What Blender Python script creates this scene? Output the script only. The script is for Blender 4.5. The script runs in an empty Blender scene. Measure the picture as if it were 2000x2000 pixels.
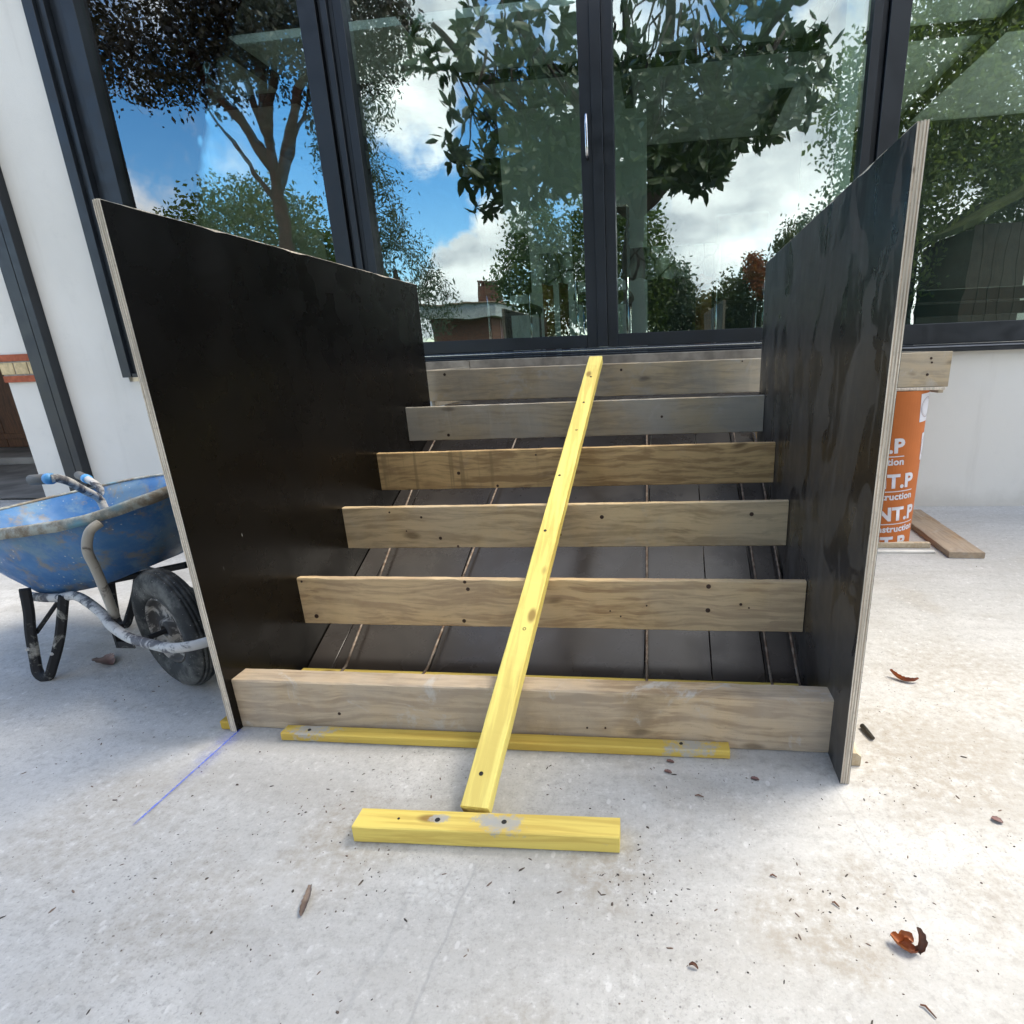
import bpy, bmesh, math, random
import numpy as np
from mathutils import Vector, Matrix, noise as mnoise
sc = bpy.context.scene
COL = sc.collection
R = math.radians
rnd = random.Random(7)

# ------------------------------------------------------------------ camera
H = 1.08
cam_d = bpy.data.cameras.new('camera'); cam = bpy.data.objects.new('camera', cam_d); COL.objects.link(cam)
yaw, pitch, roll = R(-7.78), R(17.99), R(-2.24)
fw = Vector((math.sin(yaw)*math.cos(pitch), math.cos(yaw)*math.cos(pitch), -math.sin(pitch)))
r0 = Vector((math.cos(yaw), -math.sin(yaw), 0)); u0 = r0.cross(fw)
rt = r0*math.cos(roll)+u0*math.sin(roll); up = -r0*math.sin(roll)+u0*math.cos(roll)
cam.matrix_world = Matrix(((rt.x, up.x, -fw.x, 0), (rt.y, up.y, -fw.y, 0), (rt.z, up.z, -fw.z, H), (0, 0, 0, 1)))
cam_d.sensor_width = 36; cam_d.lens = 1149.9/2000*36
cam_d.shift_x = -143.6/2000; cam_d.shift_y = 66.5/2000
cam_d.clip_start = 0.02; cam_d.clip_end = 2000
sc.camera = cam
sc.view_settings.view_transform = 'Standard'; sc.view_settings.look = 'None'
sc.view_settings.gamma = 1; sc.view_settings.use_curve_mapping = False
sc.cycles.max_bounces = 8; sc.cycles.transparent_max_bounces = 8
sc.view_settings.exposure = 1.38

# ------------------------------------------------------------------ sky and sun
SUN_EL, SUN_AZ = R(60), R(58)
w = bpy.data.worlds.new('World'); sc.world = w; w.use_nodes = True
nt = w.node_tree; N = nt.nodes; L = nt.links; N.clear()
def wn(t, **k):
    n = N.new(t)
    for a, b in k.items(): setattr(n, a, b)
    return n
def wm(op, a, b=None, c=None):
    n = wn('ShaderNodeMath', operation=op)
    for i, v in enumerate((a, b, c)):
        if v is None: continue
        if isinstance(v, (int, float)): n.inputs[i].default_value = v
        else: L.new(v, n.inputs[i])
    return n.outputs[0]
sky = wn('ShaderNodeTexSky', sky_type='NISHITA', sun_disc=False)
sky.sun_elevation = SUN_EL; sky.sun_rotation = SUN_AZ; sky.altitude = 100; sky.air_density = 1.0; sky.dust_density = 0.4; sky.ozone_density = 1.6
tc = wn('ShaderNodeTexCoord')
sep = wn('ShaderNodeSeparateXYZ'); L.new(tc.outputs['Generated'], sep.inputs[0])
zc = wm('MAXIMUM', sep.outputs[2], 0.0)
den = wm('ADD', zc, 0.16)
cx = wm('DIVIDE', sep.outputs[0], den); cy = wm('DIVIDE', sep.outputs[1], den)
cv = wn('ShaderNodeCombineXYZ'); L.new(cx, cv.inputs[0]); L.new(cy, cv.inputs[1])
n1 = wn('ShaderNodeTexNoise'); n1.inputs['Scale'].default_value = 0.62; n1.inputs['Detail'].default_value = 9; n1.inputs['Roughness'].default_value = 0.55
mp = wn('ShaderNodeMapping'); mp.inputs['Location'].default_value = (3.1, 8.4, 0); L.new(cv.outputs[0], mp.inputs[0]); L.new(mp.outputs[0], n1.inputs['Vector'])
gen = wn('ShaderNodeMapRange', interpolation_type='SMOOTHSTEP'); gen.inputs[1].default_value = 0.44; gen.inputs[2].default_value = 0.58; L.new(n1.outputs[0], gen.inputs[0])
# the cloud banks in view of the windows: soft round masses with billowing edges
n2 = wn('ShaderNodeTexNoise'); n2.inputs['Scale'].default_value = 9; n2.inputs['Detail'].default_value = 7; n2.inputs['Roughness'].default_value = 0.62
L.new(tc.outputs['Generated'], n2.inputs['Vector'])
n2c = wm('SUBTRACT', n2.outputs[0], 0.5)
mask = wm('MULTIPLY', gen.outputs[0], 0.95)
for (dx, dy, dz), r0c, r1c in (((-.33, -.90, .25), .17, .30), ((-.66, -.71, .27), .12, .24)):   # gaps of open blue between the cloud fields
    dn = wn('ShaderNodeVectorMath', operation='DISTANCE'); L.new(tc.outputs['Generated'], dn.inputs[0]); dn.inputs[1].default_value = Vector((dx, dy, dz)).normalized()
    dd = wm('MULTIPLY_ADD', n2c, .25, dn.outputs['Value'])
    mr = wn('ShaderNodeMapRange', interpolation_type='SMOOTHSTEP'); L.new(dd, mr.inputs[0]); mr.inputs[1].default_value = r0c; mr.inputs[2].default_value = r1c
    mask = wm('MULTIPLY', mask, mr.outputs[0])
for (dx, dy, dz), rad, soft, amp in (((-.299, -.945, .128), .052, .012, .10), ((-.325, -.943, .085), .060, .015, .10),
        ((-.345, -.86, .385), .11, .04, .2), ((-.25, -.95, .178), .032, .02, .15), ((.13, -.962, .235), .15, .06, .2), ((.03, -.985, .165), .12, .05, .2),
        ((.24, -.93, .30), .13, .05, .22), ((-.66, -.74, .15), .07, .05, .2), ((-.62, -.68, .42), .10, .05, .3), ((.33, -.93, .15), .2, .1, .2), ((-.06, -.95, .3), .08, .05, .2)):
    v = Vector((dx, dy, dz)).normalized()
    dn = wn('ShaderNodeVectorMath', operation='DISTANCE'); L.new(tc.outputs['Generated'], dn.inputs[0]); dn.inputs[1].default_value = v
    dd = wm('MULTIPLY_ADD', n2c, -amp*1.6, dn.outputs['Value'])
    mr = wn('ShaderNodeMapRange', interpolation_type='SMOOTHSTEP'); L.new(dd, mr.inputs[0])
    mr.inputs[1].default_value = rad+soft; mr.inputs[2].default_value = rad-soft; mr.inputs[3].default_value = 0; mr.inputs[4].default_value = 1
    mask = wm('MAXIMUM', mask, mr.outputs[0])
n3 = wn('ShaderNodeTexNoise'); n3.inputs['Scale'].default_value = 5.5; n3.inputs['Detail'].default_value = 6
mp3 = wn('ShaderNodeMapping'); mp3.inputs['Scale'].default_value = (1, 1, 2.2); L.new(tc.outputs['Generated'], mp3.inputs[0]); L.new(mp3.outputs[0], n3.inputs['Vector'])
cr = wn('ShaderNodeValToRGB'); L.new(n3.outputs[0], cr.inputs[0])
cr.color_ramp.elements[0].position = .36; cr.color_ramp.elements[0].color = (4.4, 4.6, 5.1, 1)
cr.color_ramp.elements[1].position = .60; cr.color_ramp.elements[1].color = (10.2, 10.1, 10.1, 1)
mixw = wn('ShaderNodeMixRGB'); hs = wn('ShaderNodeHueSaturation'); hs.inputs['Saturation'].default_value = 1.38; hs.inputs['Value'].default_value = 1.30; L.new(sky.outputs[0], hs.inputs['Color']); L.new(mask, mixw.inputs[0]); L.new(hs.outputs[0], mixw.inputs[1]); L.new(cr.outputs[0], mixw.inputs[2])
bg = wn('ShaderNodeBackground'); bg.inputs['Strength'].default_value = 0.125; L.new(mixw.outputs[0], bg.inputs['Color'])
wo = wn('ShaderNodeOutputWorld'); L.new(bg.outputs[0], wo.inputs[0])

sd = bpy.data.lights.new('sun', 'SUN'); sd.energy = 1.85; sd.angle = R(28); sd.color = (1, .91, .77)
sun = bpy.data.objects.new('sun', sd); COL.objects.link(sun)
ts = Vector((math.sin(SUN_AZ)*math.cos(SUN_EL), math.cos(SUN_AZ)*math.cos(SUN_EL), math.sin(SUN_EL)))
sun.rotation_euler = ts.to_track_quat('Z', 'Y').to_euler(); sun.location = (6, 6, 12)

# ------------------------------------------------------------------ material helpers
class M:
    def __init__(s, name):
        s.m = bpy.data.materials.new(name); s.m.use_nodes = True; s.t = s.m.node_tree; s.t.nodes.clear()
        s.out = s.t.nodes.new('ShaderNodeOutputMaterial'); s.tc = None
    def n(s, t, **k):
        n = s.t.nodes.new(t)
        for a, b in k.items(): setattr(n, a, b)
        return n
    def set(s, sock, v):
        if isinstance(v, bpy.types.NodeSocket): s.t.links.new(v, sock)
        elif isinstance(v, (tuple, list)) and len(v) == 3 and sock.type == 'RGBA': sock.default_value = (*v, 1)
        else: sock.default_value = v
    def obj(s):
        if not s.tc: s.tc = s.n('ShaderNodeTexCoord')
        return s.tc.outputs['Object']
    def map(s, scale=(1, 1, 1), loc=(0, 0, 0), rot=(0, 0, 0), src=None):
        m = s.n('ShaderNodeMapping'); s.set(m.inputs[0], src or s.obj()); m.inputs['Scale'].default_value = scale; m.inputs['Location'].default_value = loc; m.inputs['Rotation'].default_value = rot
        return m.outputs[0]
    def noise(s, vec, scale, detail=4, rough=.55, dist=0, col=False):
        n = s.n('ShaderNodeTexNoise'); s.set(n.inputs['Vector'], vec); n.inputs['Scale'].default_value = scale; n.inputs['Detail'].default_value = detail; n.inputs['Roughness'].default_value = rough; n.inputs['Distortion'].default_value = dist
        return n.outputs[1 if col else 0]
    def vor(s, vec, scale, feature='F1', out='Distance', rand=1):
        n = s.n('ShaderNodeTexVoronoi', feature=feature); s.set(n.inputs['Vector'], vec); n.inputs['Scale'].default_value = scale; n.inputs['Randomness'].default_value = rand
        return n.outputs[out]
    def math(s, op, a, b=None, c=None):
        n = s.n('ShaderNodeMath', operation=op)
        for i, v in enumerate((a, b, c)):
            if v is not None: s.set(n.inputs[i], v)
        return n.outputs[0]
    def rng(s, v, a, b, c=0, d=1, smooth=True):
        n = s.n('ShaderNodeMapRange', interpolation_type='SMOOTHSTEP' if smooth else 'LINEAR')
        for i, x in enumerate((v, a, b, c, d)): s.set(n.inputs[i], x)
        return n.outputs[0]
    def mix(s, f, a, b, mode='MIX'):
        n = s.n('ShaderNodeMixRGB', blend_type=mode); s.set(n.inputs[0], f); s.set(n.inputs[1], a); s.set(n.inputs[2], b)
        return n.outputs[0]
    def bump(s, h, strength=.5, dist=.002, normal=None):
        n = s.n('ShaderNodeBump'); s.set(n.inputs['Height'], h); n.inputs['Strength'].default_value = strength; n.inputs['Distance'].default_value = dist
        if normal: s.set(n.inputs['Normal'], normal)
        return n.outputs[0]
    def bsdf(s, color, rough=.6, spec=.5, metal=0, normal=None, coat=0, **k):
        b = s.n('ShaderNodeBsdfPrincipled'); s.set(b.inputs['Base Color'], color); s.set(b.inputs['Roughness'], rough); s.set(b.inputs['Specular IOR Level'], spec); s.set(b.inputs['Metallic'], metal); b.inputs['Coat Weight'].default_value = coat
        if normal: s.set(b.inputs['Normal'], normal)
        s.t.links.new(b.outputs[0], s.out.inputs[0]); return b
def plain(name, col, rough=.5, spec=.5, metal=0, var=.15, sc_=6, bump=0, bs=60):
    m = M(name); o = m.obj(); f = m.noise(o, sc_, 5)
    c = m.mix(m.rng(f, .3, .7), tuple(x*(1-var) for x in col), tuple(min(1, x*(1+var)) for x in col))
    nrm = m.bump(m.noise(o, bs, 5), .4, bump) if bump else None
    m.bsdf(c, rough, spec, metal, nrm); return m.m
def wood(name, base, dark, seed=0, axis='X', grey=None, greyamt=0, knots=.6, stain=.3, rough=.75, drips=0, contrast=.78, mortar=.0):
    """weathered sawn wood, grain running along one axis"""
    m = M(name); st = {'X': (1, 16, 16), 'Y': (16, 1, 16), 'Z': (16, 16, 1)}[axis]
    off = (seed*3.7, seed*1.9, seed*2.3)
    o = m.map((1, 1, 1), off)
    warp = m.noise(m.map(tuple(1.0 if s == 1 else 2.2 for s in st), off), 2.2, 3, .5, col=True)
    wv = m.n('ShaderNodeVectorMath', operation='MULTIPLY_ADD'); m.set(wv.inputs[0], warp); wv.inputs[1].default_value = (.10, .10, .10); m.set(wv.inputs[2], o)
    g = m.n('ShaderNodeMapping'); m.set(g.inputs[0], wv.outputs[0]); g.inputs['Scale'].default_value = st
    grain = m.noise(g.outputs[0], 3.2, 8, .62)
    fine = m.noise(m.map(tuple(2.0 if s == 1 else 9*s for s in st), off), 2.2, 5, .6)
    blot = m.noise(o, 3.3, 6, .6, .4)
    c = m.mix(m.math('MULTIPLY', m.rng(grain, .42, .62), contrast), base, dark)
    c = m.mix(m.math('MULTIPLY', m.rng(fine, .40, .70), .26), c, tuple(x*.6 for x in base))
    c = m.mix(m.math('MULTIPLY', m.rng(blot, .50, .72), stain), c, tuple(x*.42 for x in base))
    c = m.mix(m.math('MULTIPLY', m.rng(blot, .46, .28), .35), c, tuple(min(.85, x*1.28) for x in base))
    if grey: c = m.mix(m.math('MULTIPLY', m.rng(m.noise(o, 2.1, 5, .6), .36, .6), greyamt), c, grey)
    if mortar:
        c = m.mix(m.math('MULTIPLY', m.rng(m.noise(o, 7.5, 8, .68, .8), .55, .70), mortar), c, (.52, .50, .46))
    if drips:
        d = m.noise(m.map((26, 26, 1.2), off), 1.0, 3, .5); c = m.mix(m.math('MULTIPLY', m.math('MULTIPLY', m.rng(d, .55, .66), m.rng(m.noise(o, 2.0, 2), .42, .55)), drips), c, tuple(x*.45 for x in base))
    if knots:
        kv = {'X': (2.6, 8, 8), 'Y': (8, 2.6, 8), 'Z': (8, 8, 2.6)}[axis]
        d = m.vor(m.map(kv, off, src=wv.outputs[0]), 1.0)
        c = m.mix(m.math('MULTIPLY', m.rng(d, .13, .04), knots), c, tuple(x*.3 for x in dark))
    sp = m.vor(o, 110); c = m.mix(m.math('MULTIPLY', m.rng(sp, .12, .05), .5), c, (.05, .045, .04))
    h = m.math('ADD', m.math('MULTIPLY', grain, .6), m.math('MULTIPLY', fine, .5))
    m.bsdf(c, rough, .3, 0, m.bump(h, .7, .0018)); return m.m

# ------------------------------------------------------------------ geometry helpers
class G:
    """collects geometry in world coordinates, linked as ONE mesh object"""
    def __init__(s): s.v = []; s.f = []
    def add(s, v, f):
        k = len(s.v); s.v += [tuple(x) for x in v]; s.f += [tuple(i+k for i in q) for q in f]; return s
    def box(s, a, b, bev=0.0):
        x0, y0, z0 = a; x1, y1, z1 = b
        if bev <= 0:
            v = [(x0, y0, z0), (x1, y0, z0), (x1, y1, z0), (x0, y1, z0), (x0, y0, z1), (x1, y0, z1), (x1, y1, z1), (x0, y1, z1)]
            return s.add(v, [(0, 3, 2, 1), (4, 5, 6, 7), (0, 1, 5, 4), (1, 2, 6, 5), (2, 3, 7, 6), (3, 0, 4, 7)])
        bm = bmesh.new(); bmesh.ops.create_cube(bm, size=1)
        for q in bm.verts: q.co = Vector(((x0+x1)/2+q.co.x*(x1-x0), (y0+y1)/2+q.co.y*(y1-y0), (z0+z1)/2+q.co.z*(z1-z0)))
        bmesh.ops.bevel(bm, geom=list(bm.edges), offset=bev, segments=1, affect='EDGES')
        bm.verts.index_update(); s.add([q.co[:] for q in bm.verts], [[q.index for q in f.verts] for f in bm.faces]); bm.free(); return s
    def bar(s, p, q, side, upv, wd, th, bev=.002, n=1, jit=0.0, seed=0):
        """beam from p to q; section wd along side, th along upv, centred; jittered arrises"""
        p = Vector(p); q = Vector(q); side = Vector(side).normalized(); upv = Vector(upv).normalized()
        hw, hh, b = wd/2, th/2, bev
        sec = [(-hw+b, -hh), (hw-b, -hh), (hw, -hh+b), (hw, hh-b), (hw-b, hh), (-hw+b, hh), (-hw, hh-b), (-hw, -hh+b)]
        v = []; f = []
        for i in range(n+1):
            c = p.lerp(q, i/n)
            for j, (a, d) in enumerate(sec):
                o = Vector((0, 0, 0))
                if jit:
                    k = mnoise.noise_vector(Vector((c.x*9+seed, c.y*9+j*5.1, c.z*9+seed*2)))+.6*mnoise.noise_vector(Vector((c.x*45+seed, c.y*45+j*3.3, c.z*45)))
                    o = side*(k.x*jit)+upv*(k.y*jit)
                v.append(c+side*a+upv*d+o)
            if i:
                for j in range(8): f.append(((i-1)*8+j, (i-1)*8+(j+1) % 8, i*8+(j+1) % 8, i*8+j))
        f.append(tuple(reversed(range(8)))); f.append(tuple(n*8+j for j in range(8)))
        return s.add(v, f)
    def tube(s, pts, r, n=10, cap=True, closed=False):
        pts = [Vector(p) for p in pts]; rs = r if isinstance(r, (list, tuple)) else [r]*len(pts)
        v = []; f = []; prev = None; K = len(pts)
        for i, p in enumerate(pts):
            if closed: t = (pts[(i+1) % K]-pts[i-1]).normalized()
            else: t = (pts[min(i+1, K-1)]-pts[max(i-1, 0)]).normalized()
            a = prev if prev else (Vector((0, 0, 1)) if abs(t.z) < .9 else Vector((1, 0, 0)))
            x = (a-t*a.dot(t)).normalized(); y = t.cross(x); prev = x
            for j in range(n):
                an = 2*math.pi*j/n; v.append(p+(x*math.cos(an)+y*math.sin(an))*rs[i])
        for i in range(K if closed else K-1):
            k = (i+1) % K
            for j in range(n): f.append((i*n+j, i*n+(j+1) % n, k*n+(j+1) % n, k*n+j))
        if cap and not closed: f.append(tuple(reversed(range(n)))); f.append(tuple((K-1)*n+j for j in range(n)))
        return s.add(v, f)
    def lathe(s, c, ax, prof, n=32, closed=False):
        """prof: (radius, offset along ax)"""
        c = Vector(c); ax = Vector(ax).normalized(); x = ax.orthogonal().normalized(); y = ax.cross(x); v = []; f = []; K = len(prof)
        for r_, h_ in prof:
            for j in range(n): an = 2*math.pi*j/n; v.append(c+ax*h_+(x*math.cos(an)+y*math.sin(an))*r_)
        for i in range(K if closed else K-1):
            k = (i+1) % K
            for j in range(n): f.append((i*n+j, i*n+(j+1) % n, k*n+(j+1) % n, k*n+j))
        return s.add(v, f)
    def build(s, name, mat, parent=None, smooth=False, origin=None, fix=True):
        me = bpy.data.meshes.new(name)
        if parent is not None: o3 = Vector(WORLD[parent.name])
        elif origin is not None: o3 = Vector(origin)
        else:
            a = np.array(s.v); o3 = Vector(((a[:, 0].min()+a[:, 0].max())/2, (a[:, 1].min()+a[:, 1].max())/2, a[:, 2].min()))
        me.from_pydata([tuple(Vector(p)-o3) for p in s.v], [], s.f); me.update()
        if fix:
            bm = bmesh.new(); bm.from_mesh(me); bmesh.ops.recalc_face_normals(bm, faces=bm.faces); bm.to_mesh(me); bm.free()
        if smooth: me.polygons.foreach_set('use_smooth', [True]*len(me.polygons))
        me.materials.append(mat); o = bpy.data.objects.new(name, me); COL.objects.link(o)
        if parent is not None: o.parent = parent
        else: o.location = o3
        WORLD[o.name] = tuple(o3); return o
WORLD = {}
def thing(name, label, cat, loc=(0, 0, 0), group=None):
    o = bpy.data.objects.new(name, None); COL.objects.link(o); o.location = loc; o.empty_display_size = .1
    WORLD[o.name] = tuple(loc); tag(o, label, cat, group); return o
def tag(o, label, cat, group=None):
    o['label'] = label; o['category'] = cat
    if group: o['group'] = group
    return o
def kind(o, k): o['kind'] = k; return o

# ------------------------------------------------------------------ ground
m = M('concrete_floor'); o = m.obj()
big = m.noise(o, .55, 6, .6, .3); mid = m.noise(o, 2.6, 8, .62, .4); fine = m.noise(o, 38, 6, .7); vf = m.noise(o, 150, 4, .7)
tr = m.noise(m.map((1, 1, 1), (3, 7, 0)), 1.3, 7, .62, .6)
c = m.mix(m.rng(big, .32, .68), (.44, .43, .405), (.515, .505, .48))
c = m.mix(m.math('MULTIPLY', m.rng(tr, .52, .70), .55), c, (.38, .345, .29))
c = m.mix(m.math('MULTIPLY', m.rng(mid, .50, .72), .5), c, (.63, .615, .585))
c = m.mix(m.math('MULTIPLY', m.rng(mid, .45, .25), .35), c, (.36, .35, .335))
c = m.mix(m.math('MULTIPLY', m.rng(fine, .50, .66), .45), c, (.29, .275, .255))
c = m.mix(m.math('MULTIPLY', m.rng(fine, .46, .30), .45), c, (.72, .71, .68))
c = m.mix(m.math('MULTIPLY', m.rng(vf, .5, .72), .30), c, (.26, .25, .235))
tw_ = m.noise(m.map((.8, 4.2, 1), (1, 2, 0), rot=(0, 0, .95)), 1.5, 6, .55, .5); c = m.mix(m.math('MULTIPLY', m.rng(tw_, .50, .62), .34), c, (.37, .35, .315)); c = m.mix(m.math('MULTIPLY', m.rng(tw_, .46, .30), .34), c, (.62, .605, .575))
cs = m.noise(m.map((1, 1, 1), (5, 3, 0)), 125, 5, .68); cpat = m.rng(m.noise(o, 2.2, 4, .6), .38, .62, .35, 1)
c = m.mix(m.math('MULTIPLY', m.math('MULTIPLY', m.rng(cs, .56, .61), cpat), .50), c, (.27, .262, .25))
c = m.mix(m.math('MULTIPLY', m.rng(cs, .42, .36), .22), c, (.66, .655, .64))
# pits and dark grit that come in patches
pd = m.vor(o, 62); pm = m.rng(m.noise(o, 1.9, 4, .6), .42, .62)
pit = m.math('MULTIPLY', m.rng(pd, .17, .09), m.math('MULTIPLY', pm, m.rng(m.noise(o, 31, 2), .46, .56)))
c = m.mix(m.math('MULTIPLY', pit, .85), c, (.10, .095, .09))
fl = m.math('MULTIPLY', m.rng(m.vor(m.map((1, .55, 1), rot=(0, 0, .6)), 30), .20, .13), m.rng(m.noise(o, 13, 2), .52, .60))
c = m.mix(m.math('MULTIPLY', fl, .35), c, (.78, .77, .75))
# hairline cracks / pour marks, running away from the camera
sx = m.n('ShaderNodeSeparateXYZ'); wv = m.noise(m.map((1, 1, 1)), 1.8, 5, .6)
m.set(sx.inputs[0], o)
cn = m.noise(o, 3.5, 6, .6); en = m.noise(o, 7, 5, .65)
def crack(xa, ya, xb, yb, wid, dark, amp):
    global c
    # x = xa + (y-ya)*k, only between ya and yb
    k = (xb-xa)/(yb-ya)
    d = m.math('ABSOLUTE', m.math('SUBTRACT', m.math('MULTIPLY_ADD', m.math('SUBTRACT', cn, .5), amp, sx.outputs[0]), m.math('MULTIPLY_ADD', m.math('SUBTRACT', sx.outputs[1], ya), k, xa)))
    f = m.math('MULTIPLY', m.rng(d, wid, wid*.2), m.math('MULTIPLY', m.rng(sx.outputs[1], ya-.02, ya+.02), m.rng(sx.outputs[1], yb+.05, yb-.05)))
    c = m.mix(m.math('MULTIPLY', f, dark*.6), c, (.25, .25, .245))
crack(-.445, .30, -.41, .99, .0045, .55, .05)
crack(-.60, .35, -.52, .93, .010, .35, .10)
crack(.50, .9, .44, 1.35, .004, .4, .04)
crack(.74, .5, .70, 1.35, .004, .35, .05)
# chipped pale patch near the block
pa = m.n('ShaderNodeVectorMath', operation='DISTANCE'); m.set(pa.inputs[0], o); pa.inputs[1].default_value = (-.49, .925, 0)
pf = m.math('MULTIPLY', m.rng(m.math('MULTIPLY_ADD', m.math('SUBTRACT', m.noise(o, 14, 3), .5), .12, pa.outputs['Value']), .060, .052), m.rng(m.vor(o, 45, 'DISTANCE_TO_EDGE'), .10, .14))
c = m.mix(m.math('MULTIPLY', pf, .28), c, (.66, .66, .64))
# brown earth smears beside the timber block and along the left front
for (sxx, syy, rr, am) in ((-.10, 1.0, .13, .55), (-.75, 1.02, .20, .45), (.28, .93, .15, .45), (-1.4, 1.05, .30, .30), (.72, 1.45, .35, .5), (-.25, .62, .14, .35), (1.0, 1.9, .35, .4), (.42, 1.02, .12, .5), (.36, .86, .10, .5), (-1.0, .85, .22, .3), (.70, 1.0, .16, .3)):
    q = m.n('ShaderNodeVectorMath', operation='DISTANCE'); m.set(q.inputs[0], o); q.inputs[1].default_value = (sxx, syy, 0)
    e = m.rng(m.math('MULTIPLY_ADD', m.math('SUBTRACT', en, .5), rr*1.6, q.outputs['Value']), rr, rr*.3)
    c = m.mix(m.math('MULTIPLY', m.math('MULTIPLY', e, m.rng(fine, .35, .6)), am), c, (.33, .285, .22))
h = m.math('ADD', m.math('MULTIPLY', fine, .7), m.math('ADD', m.math('MULTIPLY', vf, .3), m.math('MULTIPLY', mid, .8)))
h = m.math('SUBTRACT', h, m.math('MULTIPLY', pit, .6))
m.bsdf(c, m.rng(mid, .3, .7, .62, .85), .35, 0, m.bump(h, .6, .004))
concrete = m.m
g = G(); g.add([(-60, -3.2, 0), (60, -3.2, 0), (60, 60, 0), (-60, 60, 0)], [(0, 1, 2, 3)])
kind(g.build('ground', concrete, origin=(0, 0, 0), fix=False), 'structure')
lawn_m = plain('lawn', (.06, .10, .03), .9, .2, var=.4, sc_=1.5, bump=.02, bs=30)
g = G(); g.add([(-300, -300, -.06), (300, -300, -.06), (300, -3.2, -.06), (-300, -3.2, -.06)], [(0, 1, 2, 3)])
g.add([(-300, -3.2, -.06), (-60, -3.2, -.06), (-60, 300, -.06), (-300, 300, -.06)], [(0, 1, 2, 3)])
g.add([(60, -3.2, -.06), (300, -3.2, -.06), (300, 300, -.06), (60, 300, -.06)], [(0, 1, 2, 3)])
g.add([(-60, 60, -.06), (60, 60, -.06), (60, 300, -.06), (-60, 300, -.06)], [(0, 1, 2, 3)])
kind(g.build('lawn', lawn_m, origin=(0, 0, 0), fix=False), 'structure')
g = G(); g.box((-60, -3.3, -.3), (60, -3.202, .0)); kind(g.build('terrace_edge', concrete), 'structure')

# blue chalk line
m = M('blue_chalk'); o = m.obj(); s_ = m.n('ShaderNodeSeparateXYZ'); m.set(s_.inputs[0], o)
ax = m.math('ABSOLUTE', m.math('ADD', s_.outputs[0], .0))
core = m.rng(ax, .005, .0012)
halo = m.math('MULTIPLY', m.rng(ax, .055, .0), m.math('MULTIPLY', m.rng(s_.outputs[1], .05, .38), .5))
gr = m.rng(m.noise(o, 160, 4, .7), .35, .6, .35, 1)
al = m.math('MULTIPLY', m.math('MAXIMUM', m.math('MULTIPLY', core, .8), m.math('MULTIPLY', halo, m.rng(m.noise(o, 14, 6, .7), .35, .65))), gr)
al = m.math('MULTIPLY', al, m.rng(s_.outputs[1], -.01, .03))
b = m.bsdf((.13, .20, .72), .9, .1); m.set(b.inputs['Alpha'], al)
g = G(); x0 = -1.311
NSEG = 12
for i in range(NSEG):
    ya, yb = 1.03+i*.40/NSEG, 1.03+(i+1)*.40/NSEG
    g.add([(x0-.06, ya, .003), (x0+.09, ya, .003), (x0+.09, yb, .003), (x0-.06, yb, .003)], [(0, 1, 2, 3)])
kind(tag(g.build('chalk_line', m.m, origin=(x0, 1.03, 0), fix=False), 'blue snapped chalk line on the concrete in front of the left black panel', 'chalk line'), 'structure')

# grit and chips
m = M('grit'); o = m.obj(); m.bsdf(m.mix(m.rng(m.noise(o, 9, 2), .4, .6), (.06, .055, .05), (.20, .15, .12)), .85, .2); grit_m = m.m
g = G()
for i in range(1300):
    if i < 1100: x, y = rnd.uniform(-1.9, 1.3), rnd.uniform(.45, 1.7)
    else: x, y = rnd.uniform(-3.5, 3.2), rnd.uniform(1.2, 3.6)
    if i % 5 == 0: q_ = rnd.choice([(-.12, 1.0, .07), (-.02, .97, .06), (-.85, 1.12, .12), (-.62, .98, .08), (.33, .95, .07), (.1, 1.3, .15)]); x, y = rnd.gauss(q_[0], q_[2]), rnd.gauss(q_[1], q_[2]*.7)
    if (-1.34 < x < .5 and y > 1.36) or (-.74 < x < -.08 and 1.02 < y < 1.16): continue
    s = rnd.choice([.0009, .001, .0011, .0012, .0014, .0016, .0018, .0022, .003])*rnd.uniform(.7, 1.1); an = rnd.uniform(0, 6.28); e = rnd.choice([.5, .7, 1.5, 3.2])
    ca, sa = math.cos(an), math.sin(an); hh = s*.7+.0005
    base = [(-s*e, -s*.4), (-s*.2*e, -s), (s*e, -s*.3), (s*.5*e, s*.8), (-s*.7*e, s*.6)]
    v = [(x+a*ca-b_*sa, y+a*sa+b_*ca, 0.0004) for a, b_ in base]+[(x+.6*(a*ca-b_*sa), y+.6*(a*sa+b_*ca), hh*rnd.uniform(.6, 1.2)) for a, b_ in base]
    g.add(v, [(5, 6, 7, 8, 9)]+[(j, (j+1) % 5, 5+(j+1) % 5, 5+j) for j in range(5)])
kind(g.build('grit', grit_m, origin=(0, 0, 0)), 'stuff')['label'] = 'dark grit and chips scattered over the concrete'
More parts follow.
